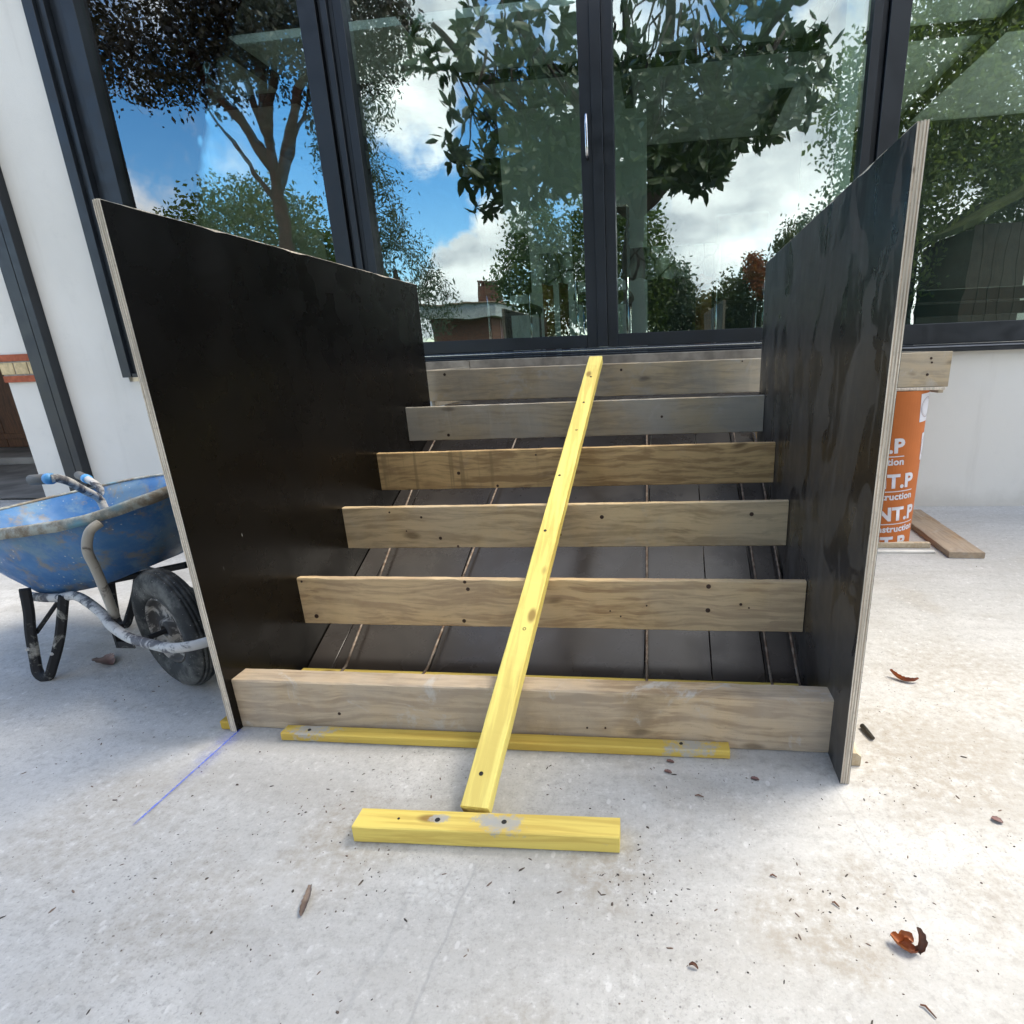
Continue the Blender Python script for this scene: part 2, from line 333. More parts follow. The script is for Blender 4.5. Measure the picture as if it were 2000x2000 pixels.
# ------------------------------------------------------------------ wall material and house
m = M('white_render'); o = m.obj()
c = m.mix(m.rng(m.noise(o, .8, 5), .35, .65), (.68, .66, .605), (.75, .73, .675))
c = m.mix(m.math('MULTIPLY', m.rng(m.noise(o, 5, 6, .65), .55, .75), .22), c, (.5, .50, .47))
s3 = m.n('ShaderNodeSeparateXYZ'); m.set(s3.inputs[0], o); wz = m.math('ADD', m.math('MULTIPLY', m.math('SUBTRACT', m.noise(o, 4, 6, .65), .5), .25), s3.outputs[2])
c = m.mix(m.math('MULTIPLY', m.rng(wz, .16, .0), .40), c, (.42, .385, .33))
c = m.mix(m.math('MULTIPLY', m.rng(m.noise(m.map((9, 9, .7)), 1.0, 5, .6), .56, .72), .14), c, (.46, .43, .38))
m.bsdf(c, .9, .15, 0, m.bump(m.math('ADD', m.noise(o, 210, 4, .7), m.math('MULTIPLY', m.noise(o, 30, 3), .5)), .55, .0025)); render_m = m.m
m = M('anthracite_aluminium'); o = m.obj()
c = m.mix(m.rng(m.noise(o, 3, 5), .4, .65), (.009, .012, .016), (.013, .017, .022))
m.bsdf(c, m.rng(m.noise(o, 12, 5), .35, .7, .34, .50), .5, 0, m.bump(m.noise(o, 900, 2), .08, .0004)); alu = m.m
rubber = plain('black_gasket', (.008, .008, .009), .6, .3)
m = M('window_glass'); o = m.obj()
nz = m.math('ADD', m.noise(o, 1.3, 3, .5), m.math('MULTIPLY', m.noise(m.map((1, 1, .6)), 4.2, 2, .5), .10))
nrm = m.bump(nz, .20, .010)
tr_ = m.n('ShaderNodeBsdfTransparent'); tr_.inputs[0].default_value = (.82, .94, .89, 1)
gl = m.n('ShaderNodeBsdfGlossy'); gl.inputs[0].default_value = (.94, .98, .97, 1); gl.inputs['Roughness'].default_value = 0.0; m.set(gl.inputs['Normal'], nrm)
fr = m.n('ShaderNodeFresnel'); fr.inputs[0].default_value = 1.6
fac = m.math('ADD', m.math('MULTIPLY', fr.outputs[0], .9), .20)
mx = m.n('ShaderNodeMixShader'); m.set(mx.inputs[0], fac); m.t.links.new(tr_.outputs[0], mx.inputs[1]); m.t.links.new(gl.outputs[0], mx.inputs[2]); m.t.links.new(mx.outputs[0], m.out.inputs[0])
glass = m.m
glass2_m = M('roof_light_glass'); t1 = glass2_m.n('ShaderNodeBsdfTransparent'); t1.inputs[0].default_value = (.95, .97, .96, 1); t2g = glass2_m.n('ShaderNodeBsdfGlossy'); t2g.inputs['Roughness'].default_value = .02; xx = glass2_m.n('ShaderNodeMixShader'); xx.inputs[0].default_value = .05
glass2_m.t.links.new(t1.outputs[0], xx.inputs[1]); glass2_m.t.links.new(t2g.outputs[0], xx.inputs[2]); glass2_m.t.links.new(xx.outputs[0], glass2_m.out.inputs[0]); roofglass = glass2_m.m
YF = 4.195
house = thing('house', 'white rendered house with dark framed full height glazing behind the steps', 'house', (0, YF, 0))
g = G()
g.box((-5.09, YF, 0), (-4.03, YF+.24, 4.0)); g.build('wall', render_m, house)
g = G(); g.box((-4.03, YF, 0), (4.6, YF+.24, 1.013)); g.build('wall', render_m, house)
g = G(); g.box((-4.03, YF, 3.62), (4.6, YF+.24, 4.0)); g.build('wall', render_m, house)
g = G(); g.box((4.603, YF, 0), (9.5, YF+.24, 4.0)); g.build('wall', render_m, house)
g = G(); g.box((-5.087, YF+.243, 0), (-4.85, 9.6, 4.0)); g.build('wall', render_m, house)
g = G(); g.box((-13, YF, 1.62+.9), (-5.093, YF+.24, 4.0)); g.build('wall', render_m, house)
roof_m = plain('flat_roof', (.12, .12, .12), .9)
g = G(); g.box((-13.1, YF-.06, 4.003), (9.6, 4.60, 4.14)); g.box((-13.1, 5.55, 4.003), (4.68, 9.7, 4.14)); g.box((-13.1, 4.603, 4.003), (-4.2, 5.547, 4.14)); g.box((4.2, 4.603, 4.003), (4.68, 5.547, 4.14)); g.box((9.42, 4.603, 4.003), (9.6, 9.697, 4.14)); g.build('roof', roof_m, house)
sky_f = G(); sky_f.box((-4.2, 4.60, 4.15), (4.2, 4.66, 4.20)); sky_f = sky_f.build('skylight', alu, house); WORLD[sky_f.name] = WORLD[house.name]
for x in (-4.2, -2.52, -.84, .84, 2.52, 4.14): g = G(); g.box((x, 4.662, 4.15), (x+.06, 5.54, 4.20)); g.build('glazing_bar', alu, sky_f)
g = G(); g.box((-4.2, 4.60, 4.205), (4.2, 5.54, 4.215)); g.build('pane', roofglass, sky_f)
g = G(); g.box((4.7, 4.60, 4.205), (9.4, 9.35, 4.215)); g.build('pane', roofglass, sky_f)  # unseen glass roof added to let more daylight into the room
# decorative brick band by the side opening
red_b = plain('red_brick', (.36, .105, .055), .85, .2, var=.2, sc_=25, bump=.002)
yel_b = plain('yellow_brick', (.56, .44, .25), .85, .2, var=.2, sc_=25, bump=.002)
mort = plain('brick_mortar', (.35, .32, .29), .9, .1, var=.15, sc_=40)
g = G(); g.box((-5.098, YF-.010, 1.043), (-4.765, YF-.002, 1.243)); band = g.build('brick_band', mort, house)
def brick(x0, x1, z0, z1, mt):
    g = G(); g.box((x0, YF-.018, z0), (x1, YF-.0105, z1), .0015); return g.build('brick', mt, band)
WORLD[band.name] = WORLD[house.name]
brick(-5.112, -4.765, 1.196, 1.246, red_b); brick(-5.102, -4.765, 1.040, 1.088, red_b)
brick(-5.106, -5.012, 1.098, 1.186, yel_b) if False else None
brick(-5.102, -4.984, 1.1, 1.172+.014, yel_b); brick(-4.972, -4.86, 1.1, 1.186, yel_b); brick(-4.85, -4.765, 1.1, 1.186, yel_b)

def part(name, boxes, mat, par, bev=.0015):
    g = G()
    for a, b in boxes: g.box(a, b, bev)
    return g.build(name, mat, par)
Z1 = 3.60
YG = YF+.045
# fixed window at the left
def window(name): 
    o = bpy.data.objects.new(name, None); COL.objects.link(o); o.parent = house; WORLD[o.name] = WORLD[house.name]; return o
lw = part('window', [((-4.03, YF-.055, 1.045), (-3.955, YF+.04, Z1)), ((-3.952, YF-.030, 1.075), (-3.90, YF+.04, Z1)), ((-3.897, YF+.012, 1.1), (-3.80, YF+.06, Z1)), ((-3.797, YF-.012, 1.14), (-3.708, YF+.06, Z1)),
      ((-3.95, YF-.05, 1.045), (-1.34, YF+.04, 1.072)), ((-3.70, YF-.012, 1.10), (-2.22, YF+.06, 1.19)),
      ((-2.215, YF-.012, 1.10), (-2.10, YF+.06, Z1)), ((-2.098, YF+.02, 1.10), (-2.06, YF+.06, Z1)), ((-2.057, YF-.03, 1.10), (-2.02, YF+.06, Z1)), ((-2.018, YF-.005, 1.1), (-1.99, YF+.06, Z1))], alu, house)
def pane(par, x0, x1, z0, z1):
    g = G(); g.box((x0, YG, z0), (x1, YG+.006, z1)); return g.build('pane', glass, par)
WORLD[lw.name] = WORLD[house.name]
pane(lw, -3.712, -2.21, 1.186, Z1)
# sliding door
dr = part('sliding_door', [((-1.987, YF-.012, 1.125), (-1.93, YF+.06, Z1)), ((-1.928, YF-.012, 1.125), (-.506, YF+.06, 1.206)), ((-.504, YF-.014, 1.125), (-.432, YF+.06, Z1)),
      ((-.430, YF-.028, 1.13), (-.365, YF+.06, Z1)), ((-.363, YF-.014, 1.125), (-.298, YF+.06, Z1)), ((-.296, YF-.012, 1.125), (1.152, YF+.06, 1.206)),
      ((1.154, YF-.012, 1.125), (1.205, YF+.06, Z1)), ((1.207, YF+.02, 1.1), (1.240, YF+.06, Z1)), ((1.242, YF-.02, 1.1), (1.350, YF+.06, Z1))], alu, house)
WORLD[dr.name] = WORLD[house.name]
pane(dr, -1.935, -.50, 1.2, Z1); pane(dr, -.30, 1.158, 1.2, Z1)
chrome = plain('brushed_steel', (.62, .62, .63), .25, .5, 1.0, var=.08)
g = G(); g.tube([(-.463, YF-.014, 2.23), (-.463, YF-.045, 2.245), (-.463, YF-.05, 2.30), (-.463, YF-.05, 2.40), (-.463, YF-.045, 2.452), (-.463, YF-.014, 2.466)], .0095, 10); g.build('handle', chrome, dr, smooth=True)
# door sill: ribbed track and bright lip
sill = part('door_sill', [((-2.0, YF-.085, 1.0745), (1.35, YF+.04, 1.0875)), ((-2.0, YF-.07, 1.0885), (1.35, YF+.04, 1.1015)), ((-2.0, YF-.03, 1.1025), (1.35, YF+.04, 1.122))], alu, house, .003)
g = G(); g.box((-1.306, YF-.12, .823), (1.35, YF-.002, 1.0735), .004); g.box((-1.95, YF-.12, 1.0), (-1.308, YF-.002, 1.0735), .004); g.build('threshold', plain('dusty_threshold', (.31, .26, .20), .9, .2, var=.3, sc_=9), house)
WORLD[sill.name] = WORLD[house.name]
g = G(); g.box((-2.0, YF-.05, 1.1045), (1.35, YF-.031, 1.1125), .001); g.build('lip', chrome, sill)
# right fixed window
rw = part('window', [((1.353, YF-.012, 1.062), (3.9, YF+.06, 1.185)), ((1.353, YF-.06, 1.013), (4.0, YF+.04, 1.040)), ((1.353, YF-.04, 1.0415), (4.0, YF+.04, 1.0600)), ((3.90, YF-.03, 1.06), (4.0, YF+.06, Z1))], alu, house, .003)
WORLD[rw.name] = WORLD[house.name]
g = G(); g.box((1.353, YF-.0645, 1.0405), (4.0, YF-.0415, 1.0485), .001); g.build('lip', plain('sill_lip', (.35, .37, .42), .3, .5, 1.0), rw)
pane(rw, 1.345, 3.90, 1.18, Z1)
part('lintel', [((-4.03, YF-.02, Z1+.001), (4.0, YF+.06, 3.619))], alu, house)

# dark post on the wall
g = G(); g.box((-4.76, YF-.075, 0), (-4.653, YF-.001, 3.99), .003); g.box((-4.650, YF-.075, 0), (-4.585, YF-.001, 3.99), .003); g.box((-4.6535, YF-.068, 0), (-4.6495, YF-.002, 3.98))
tag(g.build('wall_post', alu), 'tall dark grey metal post fixed to the white wall left of the glazing', 'post')
# side opening: passage wall of brown timber and stone step
brown = wood('brown_timber', (.13, .055, .022), (.06, .025, .012), 31, 'Z', stain=.5, rough=.45)
tw = thing('timber_gate', 'brown timber gate at the back of the side passage on the left', 'gate', (-9.5, 7.65, 0))
for i in range(9):
    x = -13+i*.86
    g = G(); g.box((x, 7.6, .10), (x+.852, 7.64, 2.6), .004); g.build('board', brown, tw)
g = G(); g.box((-13, 7.575, .22), (-5.3, 7.598, .30), .003); g.build('rail', brown, tw)
stone = plain('grey_stone_paving', (.22, .205, .185), .85, .3, var=.4, sc_=1.6, bump=.008, bs=6)
g = G(); g.box((-13, 6.62, 0), (-5.1, 7.64, .09), .01); kind(g.build('stone_step', stone), 'structure')
g = G(); nx, ny = 26, 14
vv = []
for j in range(ny+1):
    for i in range(nx+1):
        x = -13+(13-5.1)*i/nx; y = 4.6+1.99*j/ny
        vv.append((x, y, .012+.018*mnoise.noise(Vector((x*1.1, y*3.1, 0)))))
g.add(vv, [(j*(nx+1)+i, j*(nx+1)+i+1, (j+1)*(nx+1)+i+1, (j+1)*(nx+1)+i) for j in range(ny) for i in range(nx)])
kind(g.build('passage_paving', stone, smooth=True), 'structure')
g = G(); g.box((-13.2, YF, 0), (-13.0, 9.6, 4.0)); g.build('wall', render_m, house)
g = G(); g.box((-13, 9.4, 0), (9.5, 9.6, 4.0)); g.build('wall', render_m, house)

# ------------------------------------------------------------------ interior
inn = plain('interior_wall_paint', (.80, .82, .79), .9, .1, var=.05)
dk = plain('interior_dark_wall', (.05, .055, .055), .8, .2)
g = G(); g.box((-4.84, 4.44, .9), (4.6, 9.39, 1.05)); g.build('interior_floor', plain('interior_floor_tile', (.45, .44, .41), .4), house)
g = G(); g.box((4.603, 4.44, .9), (9.49, 9.39, 1.05)); g.build('interior_floor', plain('added_bounce_floor', (.70, .68, .64), .5), house)  # unseen pale floor, added to bounce daylight onto the inner walls
g = G(); g.box((-4.84, 4.44, 3.64), (4.6, 4.60, 3.70)); g.box((-4.84, 5.55, 3.64), (4.6, 9.39, 3.70)); g.box((-4.84, 4.603, 3.64), (-4.2, 5.547, 3.70)); g.box((4.2, 4.603, 3.64), (4.6, 5.547, 3.70)); g.build('interior_ceiling', plain('interior_ceiling_paint', (.6, .62, .58), .9), house)
g = G(); g.box((-4.84, 8.9, 1.055), (4.6, 9.0, 3.63)); g.build('interior_wall', dk, house)
g = G(); g.box((-1.80, 7.4, 1.055), (-.18, 7.55, 3.635)); g.build('interior_wall', inn, house)
g = G(); g.box((-5.0+.17, 6.0, 1.9+.86), (-4.29, 6.1, 3.635)); g.build('interior_wall', inn, house)
g = G(); g.box((.62, 6.5, 3.33), (1.95, 6.6, 3.635)); g.build('interior_wall', inn, house)
g = G(); g.box((1.35, 5.6, 1.055), (1.48, 6.9, 3.635)); g.build('interior_wall', inn, house)
for x in (-3.6, -2.0, -.4, 1.2, 2.8):
    g = G(); g.box((x, 4.5, 3.55), (x+.09, 8.8, 3.638)); g.build('ceiling_beam', alu, house)
g = G(); g.box((-4.4, 6.45, 3.56), (4.4, 6.53, 3.637)); g.build('ceiling_beam', alu, house)
# dining table
tb = thing('dining_table', 'indoor dining table in grey leaf-print cloth behind the sliding door', 'table', (-.4, 5.7, 1.05))
m = M('leaf_print_cloth'); o = m.obj()
lf = m.vor(m.map((1, 1, .6), rot=(.3, .2, .7)), 9, out='Distance'); ed = m.vor(m.map((1, 1, .6), rot=(.3, .2, .7)), 9, 'DISTANCE_TO_EDGE')
c = m.mix(m.rng(lf, .1, .6), (.75, .78, .76), (.18, .2, .2)); c = m.mix(m.rng(ed, .06, .02), c, (.05, .06, .06)); m.bsdf(c, .8)
dwood = wood('dining_wood', (.25, .11, .05), (.12, .05, .025), 9, 'X', knots=0)
g = G(); g.box((-1.0, 5.2, 1.855), (.45, 6.2, 1.875), .004)
n = 40; v = []; f = []
for i in range(n+1):
    x = -1.0+1.45*i/n; b = .012*math.sin(i*1.1)+.01*math.sin(i*2.3); v += [(x, 5.195, 1.87), (x, 5.19-b, 1.66-.03*abs(math.sin(i*.7)))]
    if i: f.append((2*i-2, 2*i-1, 2*i+1, 2*i))
g.add(v, f); g.build('table_cloth', m.m, tb)
g = G(); g.box((-.98, 5.22, 1.80), (.43, 6.18, 1.854), .003); g.build('table_top', dwood, tb)
for x in (-.95, .35):
    for y in (5.25, 6.1): g = G(); g.box((x-.04, y-.04, 1.055), (x+.04, y+.04, 1.799), .003); g.build('leg', dwood, tb)
chf = plain('dark_chair_leather', (.03, .04, .025), .45)
mirror = plain('chrome_tube', (.75, .76, .77), .12, .5, 1.0, var=.03)
def chair(x, y, lab):
    t = thing('dining_chair', lab, 'chair', (x, y, 1.05), 'dining chairs behind the glass')
    g = G(); g.box((x-.21, y-.03, 1.60), (x+.21, y+.03, 2.09), .02); g.build('backrest', chf, t)
    g = G(); g.box((x-.22, y, 1.46), (x+.22, y+.42, 1.53), .02); g.build('seat', chf, t)
    for sx_ in (-1, 1):
        g = G(); g.tube([(x+sx_*.19, y-.01, 1.62), (x+sx_*.19, y-.01, 1.08), (x+sx_*.19, y+.03, 1.062), (x+sx_*.19, y+.38, 1.062), (x+sx_*.19, y+.41, 1.08), (x+sx_*.19, y+.41, 1.46)], .012, 8); g.build('leg', mirror, t, smooth=True)
    return t
chair(-.45, 4.75, 'dark high-backed dining chair with chrome legs right behind the door mullion')
chair(-1.35, 5.5, 'dark dining chair indoors at the left end of the cloth-covered table')
chair(.62, 5.3, 'dark dining chair indoors at the right end of the cloth-covered table')
# low bench behind the right window
teal = plain('dark_teal_paint', (.012, .03, .035), .4)
bn = thing('indoor_bench', 'low dark teal slatted bench indoors behind the right window', 'bench', (3.0, 5.3, 1.05))
for z in (1.26, 1.365): g = G(); g.box((1.6, 5.2, z), (4.4, 5.23, z+.09), .004); g.build('slat', teal, bn)
for x in (1.95, 3.0, 4.2): g = G(); g.box((x-.03, 5.232, 1.055), (x+.03, 5.27, 1.45), .003); g.build('leg', teal, bn)

# ------------------------------------------------------------------ stair formwork
def plypanel(name, lab, xa0, xa1, y0, y1, ztop, side):
    """front inner x xa0, back inner x xa1; thickness away from the stair"""
    th = .0215*side
    t = thing(name, lab, 'formwork panel', ((xa0+th/2), (y0+y1)/2, 0), 'black plywood side panels of the stair formwork')
    lay = 7; n = 46; seed = side*3.1
    cols = [ply_l, ply_d, ply_l, ply_d2, ply_l, ply_d, ply_l]
    for k in range(lay):
        v = []; f = []
        a0, a1 = (k/lay), ((k+1)/lay)
        if k == 0: a0 = .03
        if k == lay-1: a1 = .97
        wob = .0006*((-1)**k)
        for i in range(n+1):
            # outline of the ply: bottom, front edge, top, back -- walk the loop by parameter
            pass
        pts = []
        nb, nf, ntp = 10, 50, 60
        for i in range(nb): pts.append((y1-(y1-y0)*i/nb, 0.001))
        for i in range(nf): pts.append((y0, ztop*i/nf))
        for i in range(ntp): pts.append((y0+(y1-y0)*i/ntp, ztop))
        for i in range(nf): pts.append((y1, ztop*(1-i/nf)))
        loopv = []
        for (yy, zz) in pts:
            j1 = mnoise.noise(Vector((yy*30, zz*30+k*1.7, seed)))*.0011+mnoise.noise(Vector((yy*90, zz*90+k*3.7, seed)))*.0008
            oy = (-1 if yy == y0 else (1 if yy == y1 else 0)); oz = 1 if zz == ztop else 0
            loopv.append((yy+oy*(j1+wob), max(0.001, zz+oz*(j1*1.3+wob))))
        K = len(loopv)
        for a in (a0, a1):
            for (yy, zz) in loopv:
                xx = xa0+(xa1-xa0)*(yy-y0)/(y1-y0)+th*a
                v.append((xx, yy, zz))
        f = [(i, (i+1) % K, K+(i+1) % K, K+i) for i in range(K)]+[tuple(range(K)), tuple(range(K, 2*K))]
        G().add(v, f).build('veneer', cols[k], t)
    return t
def veneer(name, col, seed):
    m = M(name); o = m.obj()
    gz = m.noise(m.map((60, 60, 3), (seed, seed, seed)), 1.5, 5, .6); gy = m.noise(m.map((40, 3, 60), (seed, 0, 0)), 1.5, 5, .6)
    c = m.mix(m.rng(gz, .35, .65), col, tuple(x*.62 for x in col)); c = m.mix(m.math('MULTIPLY', m.rng(gy, .5, .7), .5), c, tuple(x*.55 for x in col))
    c = m.mix(m.math('MULTIPLY', m.rng(m.vor(m.map((9, 9, 3)), 3), .10, .04), .8), c, (.05, .03, .02))
    m.bsdf(c, .85, .2, 0, m.bump(gz, .7, .001)); return m.m
ply_l = veneer('pale_veneer', (.78, .70, .58), 1); ply_d = veneer('brown_veneer', (.58, .47, .37), 2); ply_d2 = veneer('mid_veneer', (.70, .61, .50), 3)
def film(name, smear, seed, fa=.2, base=1.0, light=False, spec=.5, bmp=.12):
    """black phenolic film with dried cement smears"""
    m = M(name); o = m.obj()
    b = m.noise(m.map((1, 1, 1), (seed, 0, 0)), 1.6, 5, .6, .5)
    c = m.mix(m.rng(b, .35, .65), tuple(x*base for x in (.010, .0085, .008)), tuple(x*base for x in (.019, .0155, .0135)))
    sm1 = m.noise(m.map((3, 3.2, 1.1), (seed, seed, 0)), 2.0, 7, .60, 1.6); sm2 = m.noise(m.map((1, 1, .8), (0, seed, 2)), 1.7, 4, .5)
    s = m.math('MULTIPLY', m.rng(sm1, .47, .53), m.rng(sm2, .36, .62))
    if light:
        c = m.mix(m.rng(b, .3, .7), (.042, .039, .037), (.066, .062, .058))
        e1 = m.noise(m.map((1.5, 1.9, 1.15), (seed, 1, 0), rot=(.25, 0, 0)), 1.9, 4, .52, 1.5); dm = m.rng(e1, .515, .535)
        e2 = m.noise(m.map((3, 7.5, 2.6), (0, seed, 1), rot=(.2, 0, 0)), 2.1, 2, .5, .8); dm2 = m.math('MULTIPLY', m.rng(e2, .60, .625), m.rng(m.noise(o, 1.3, 2), .45, .6))
        c = m.mix(m.math('MULTIPLY', m.math('MAXIMUM', dm, dm2), .90), c, (.005, .0045, .0045))
        e3 = m.math('MULTIPLY', m.rng(m.noise(m.map((2, 5, 1.2), (2, seed, 4), rot=(-.35, 0, 0)), 2.4, 3, .5, 1.2), .60, .63), .45)
        c = m.mix(e3, c, (.085, .080, .076)); dmx = m.math('MAXIMUM', dm, dm2)
    else:
        c = m.mix(m.math('MULTIPLY', s, smear), c, (.085, .080, .075))
    fine = m.noise(m.map((8, 8, 2)), 9, 8, .75)
    c = m.mix(m.math('MULTIPLY', m.rng(fine, .6, .8), fa), c, (.12, .115, .11))
    sc1 = m.vor(m.map((14, 14, 3.4), rot=(.15, .2, 0)), 1.6); c = m.mix(m.math('MULTIPLY', m.math('MULTIPLY', m.rng(sc1, .05, .02), m.rng(m.noise(o, 2.6, 3), .55, .62)), .8), c, (.35, .34, .32))
    rg = m.math('ADD', m.rng(m.noise(o, 6, 5), .35, .75, .24, .40), m.math('MULTIPLY', s, .25*smear))
    if light: rg = m.math('SUBTRACT', m.math('ADD', rg, .10), m.math('MULTIPLY', dmx, .10))
    m.bsdf(c, rg, spec, 0, m.bump(m.math('ADD', m.noise(o, 5, 3), m.math('MULTIPLY', m.noise(o, 120, 3), .04)), bmp, .004)); return m.m
film_l = film('black_film_clean', .0, 4, fa=.01, base=.22, spec=.24, bmp=.03); film_r = film('black_film_smeared', .2, 9, fa=.12, light=True, bmp=.05); film_s = film('black_film_deck', .0, 15, fa=.12, base=1.5, spec=.45, bmp=.04)
def faces_film(t, xa0, xa1, y0, y1, ztop, side, mat):
    for off, thk in ((-.0006*side, .0012*side), (.0209*side, .0012*side)):
        n = 40; v = []; f = []
        for i in range(n+1):
            yy = y0+.0006+(y1-y0-.0012)*i/n; zt = ztop-.0007-abs(mnoise.noise(Vector((yy*26, side*4, 0))))*.0035-(.004 if mnoise.noise(Vector((yy*7, side, 3))) > .25 else 0)
            xx = xa0+(xa1-xa0)*(yy-y0)/(y1-y0)+off
            v += [(xx, yy, .001), (xx, yy, zt), (xx+thk, yy, zt), (xx+thk, yy, .001)]
            if i: k = 4*i; f += [(k-4, k-3, k+1, k), (k-3, k-2, k+2, k+1), (k-2, k-1, k+3, k+2), (k-1, k-4, k, k+3)]
        f += [(0, 1, 2, 3), (4*n, 4*n+3, 4*n+2, 4*n+1)]
        G().add(v, f).build('black_film_face', mat, t)
XL = -1.314
pl = plypanel('formwork_panel', 'near clean black plywood side panel at the left of the steps', XL, XL, 1.418, 3.31, 1.471, -1); faces_film(pl, XL, XL, 1.418, 3.31, 1.471, -1, film_l)
pr_ = plypanel('formwork_panel', 'smeared black plywood side panel at the right of the steps with a chipped top', .459, .488, 1.326, 3.17, 1.462, 1); faces_film(pr_, .459, .488, 1.326, 3.17, 1.462, 1, film_r)

def xr(y): return .459+.029*(y-1.326)/(3.17-1.326)
GR = 'riser boards set across the steps'
def board(name, p, q, th, hgt, mat, lab, cat='board', grp=GR, nails=(), jit=.0016, seed=0, bev=.003):
    """upright board, front face line p->q at its bottom"""
    p = Vector(p); q = Vector(q); d = (q-p).normalized(); bk = Vector((-d.y, d.x, 0)); c = bk*(th/2)+Vector((0, 0, hgt/2))
    t = thing(name, lab, cat, tuple((p+q)/2), grp)
    g = G(); g.bar(p+c, q+c, bk, (0, 0, 1), th, hgt, bev, 90, jit, seed); g.build('plank', mat, t)
    for (s, z, r_) in nails:
        c0 = p+d*((q-p).length*s)+Vector((0, 0, hgt*z)); g = G(); g.lathe(c0+bk*-.0012, -bk, [(.0001, .0008), (r_*.55, .0008), (r_, 0.0002), (r_*1.05, -.003)], 10); g.build('screw', screw_m, t)
    return t
screw_m = plain('rusty_screw', (.07, .045, .035), .6, .5, .6)
rb = lambda k: random.Random(k)
wb = [None]*7
wb[1] = wood('riser_wood_shade_grey', (0.580, 0.446, 0.267), (.33, .26, .175), 1, grey=(.42, .385, .325), greyamt=.6, stain=.5, mortar=.45)  # grey of the house's shade mixed into the weathered wood colour
wb[2] = wood('riser_wood_shade_bluegrey', (0.540, 0.451, 0.305), (.34, .28, .21), 2, grey=(.44, .42, .37), greyamt=.8, stain=.25, mortar=.45)  # bluish grey: facade shade put into the colour over real weathering
wb[3] = wood('riser_wood_streaked', (0.660, 0.466, 0.232), (.30, .185, .09), 3, stain=.35, drips=.6, mortar=.1)
wb[4] = wood('riser_wood_pale', (0.700, 0.533, 0.310), (.35, .24, .13), 4, stain=.25, mortar=.2, grey=(.52, .46, .36), greyamt=.4)
wb[5] = wood('riser_wood_tan', (0.700, 0.514, 0.284), (.36, .225, .12), 5, stain=.25, grey=(.54, .46, .35), greyamt=.35, contrast=.9)
wb[6] = wood('front_beam_wood', (0.580, 0.436, 0.271), (.30, .205, .12), 6, stain=.65, grey=(.44, .39, .33), greyamt=.5, mortar=.8)
board('front_beam', (XL+.001, 1.443, .001), (.4605, 1.447, .001), .073, .170, wb[6], 'thick weathered timber beam across the foot of the steps', 'beam', GR, [(.19, .38, .005), (.62, .30, .003), (.65, .31, .003)], .002, 6, .004)
board('riser_board', (XL+.001, 1.845, .169), (xr(1.86)-.003, 1.845, .175), .026, .180, wb[5], 'brown planed riser board with large screw heads, first above the front beam', 'board', GR,
      [(.028, .17, .008), (.01, .93, .004), (.345, .12, .007), (.36, .80, .007), (.355, .95, .006), (.825, .90, .008), (.825, .42, .008), (.885, .55, .005), (.90, .48, .003), (.64, .38, .003), (.71, .50, .003), (.66, .27, .003)], seed=5)
board('riser_board', (XL+.001, 2.218, .339), (xr(2.23)-.003, 2.218, .357), .026, .176, wb[4], 'pale riser board with bark edge at lower right, third plank from the ground', 'board', GR,
      [(.23, .24, .007), (.19, .75, .005), (.115, .88, .004), (.15, .42, .003), (.51, .30, .006), (.605, .70, .008), (.925, .72, .008), (.27, .04, .005)], seed=4)
board('riser_board', (XL+.001, 2.585, .507), (xr(2.60)-.003, 2.585, .524), .026, .174, wb[3], 'golden brown riser board with dark drip streaks, fourth plank from the ground', 'board', GR,
      [(.215, .42, .008), (.315, .06, .006), (.42, .85, .004)], seed=3)
board('riser_board', (XL+.001, 2.965, .684), (xr(2.97)-.003, 2.965, .694), .026, .172, wb[2], 'weathered riser board toned bluish shade-grey, second plank below the door sill', 'board', GR, [(.12, .15, .008), (.73, .5, .006)], seed=2)
board('riser_board', (XL-.02, 3.345, .857), (1.445, 3.315, .857), .027, .172, wb[1], 'long grey riser board right below the door sill, reaching the orange tube', 'board', GR,
      [(.04, .85, .008), (.40, .8, .007), (.965, .82, .006), (.967, .70, .005), (.962, .36, .007), (.63, .93, .004)], seed=1)
g = G(); g.box((1.08, 3.30, .842), (1.43, 3.345, .8565), .002)
tag(g.build('support_strip', ply_l), 'thin pale plywood strip between the long riser board and the orange tube', 'strip')

# sloping deck of planks (bottom form)
SL = .463; deck = thing('sloping_deck', 'black film-faced sloping deck under the riser boards', 'formwork deck', (-.42, 2.4, 0))
nrm = Vector((0, -SL, 1)).normalized()
edges = [XL+.002, -1.214, -.838, -.060, .172, .352, .468]
for i in range(6):
    a0, a1 = edges[i]+.0015, edges[i+1]-.0015
    if i == 5: a1 = .470
    y0, y1 = 1.80, 3.52
    p = Vector(((a0+a1)/2, y0, SL*(y0-1.78)))-nrm*.010; q = Vector(((a0+a1)/2, y1, SL*(y1-1.78)))-nrm*.010
    g = G(); g.bar(p, q, (1, 0, 0), nrm, a1-a0, .02, .0012, 30, .0006, i*3.3); g.build('plank', film_s, deck)
g = G()
for y in (2.1, 2.8, 3.4): g.box((XL+.01, y, SL*(y-1.78)-.12), (.46, y+.07, SL*(y-1.78)-.032), .003)
g.build('joist', wb[5], deck)
land = thing('landing_deck', 'black plywood landing deck below the door sill', 'formwork deck', (0, 3.8, .8))
for i in range(3):
    x0 = -1.312+i*.92; g = G(); g.box((x0, 3.53, .80), (x0+.915, 4.19, .822), .001); g.build('plank', film_s, land)
g = G(); g.box((-1.33, 3.375, .823), (-1.308, 4.19, 1.03), .002); g.build('side_board', wb[1], land)
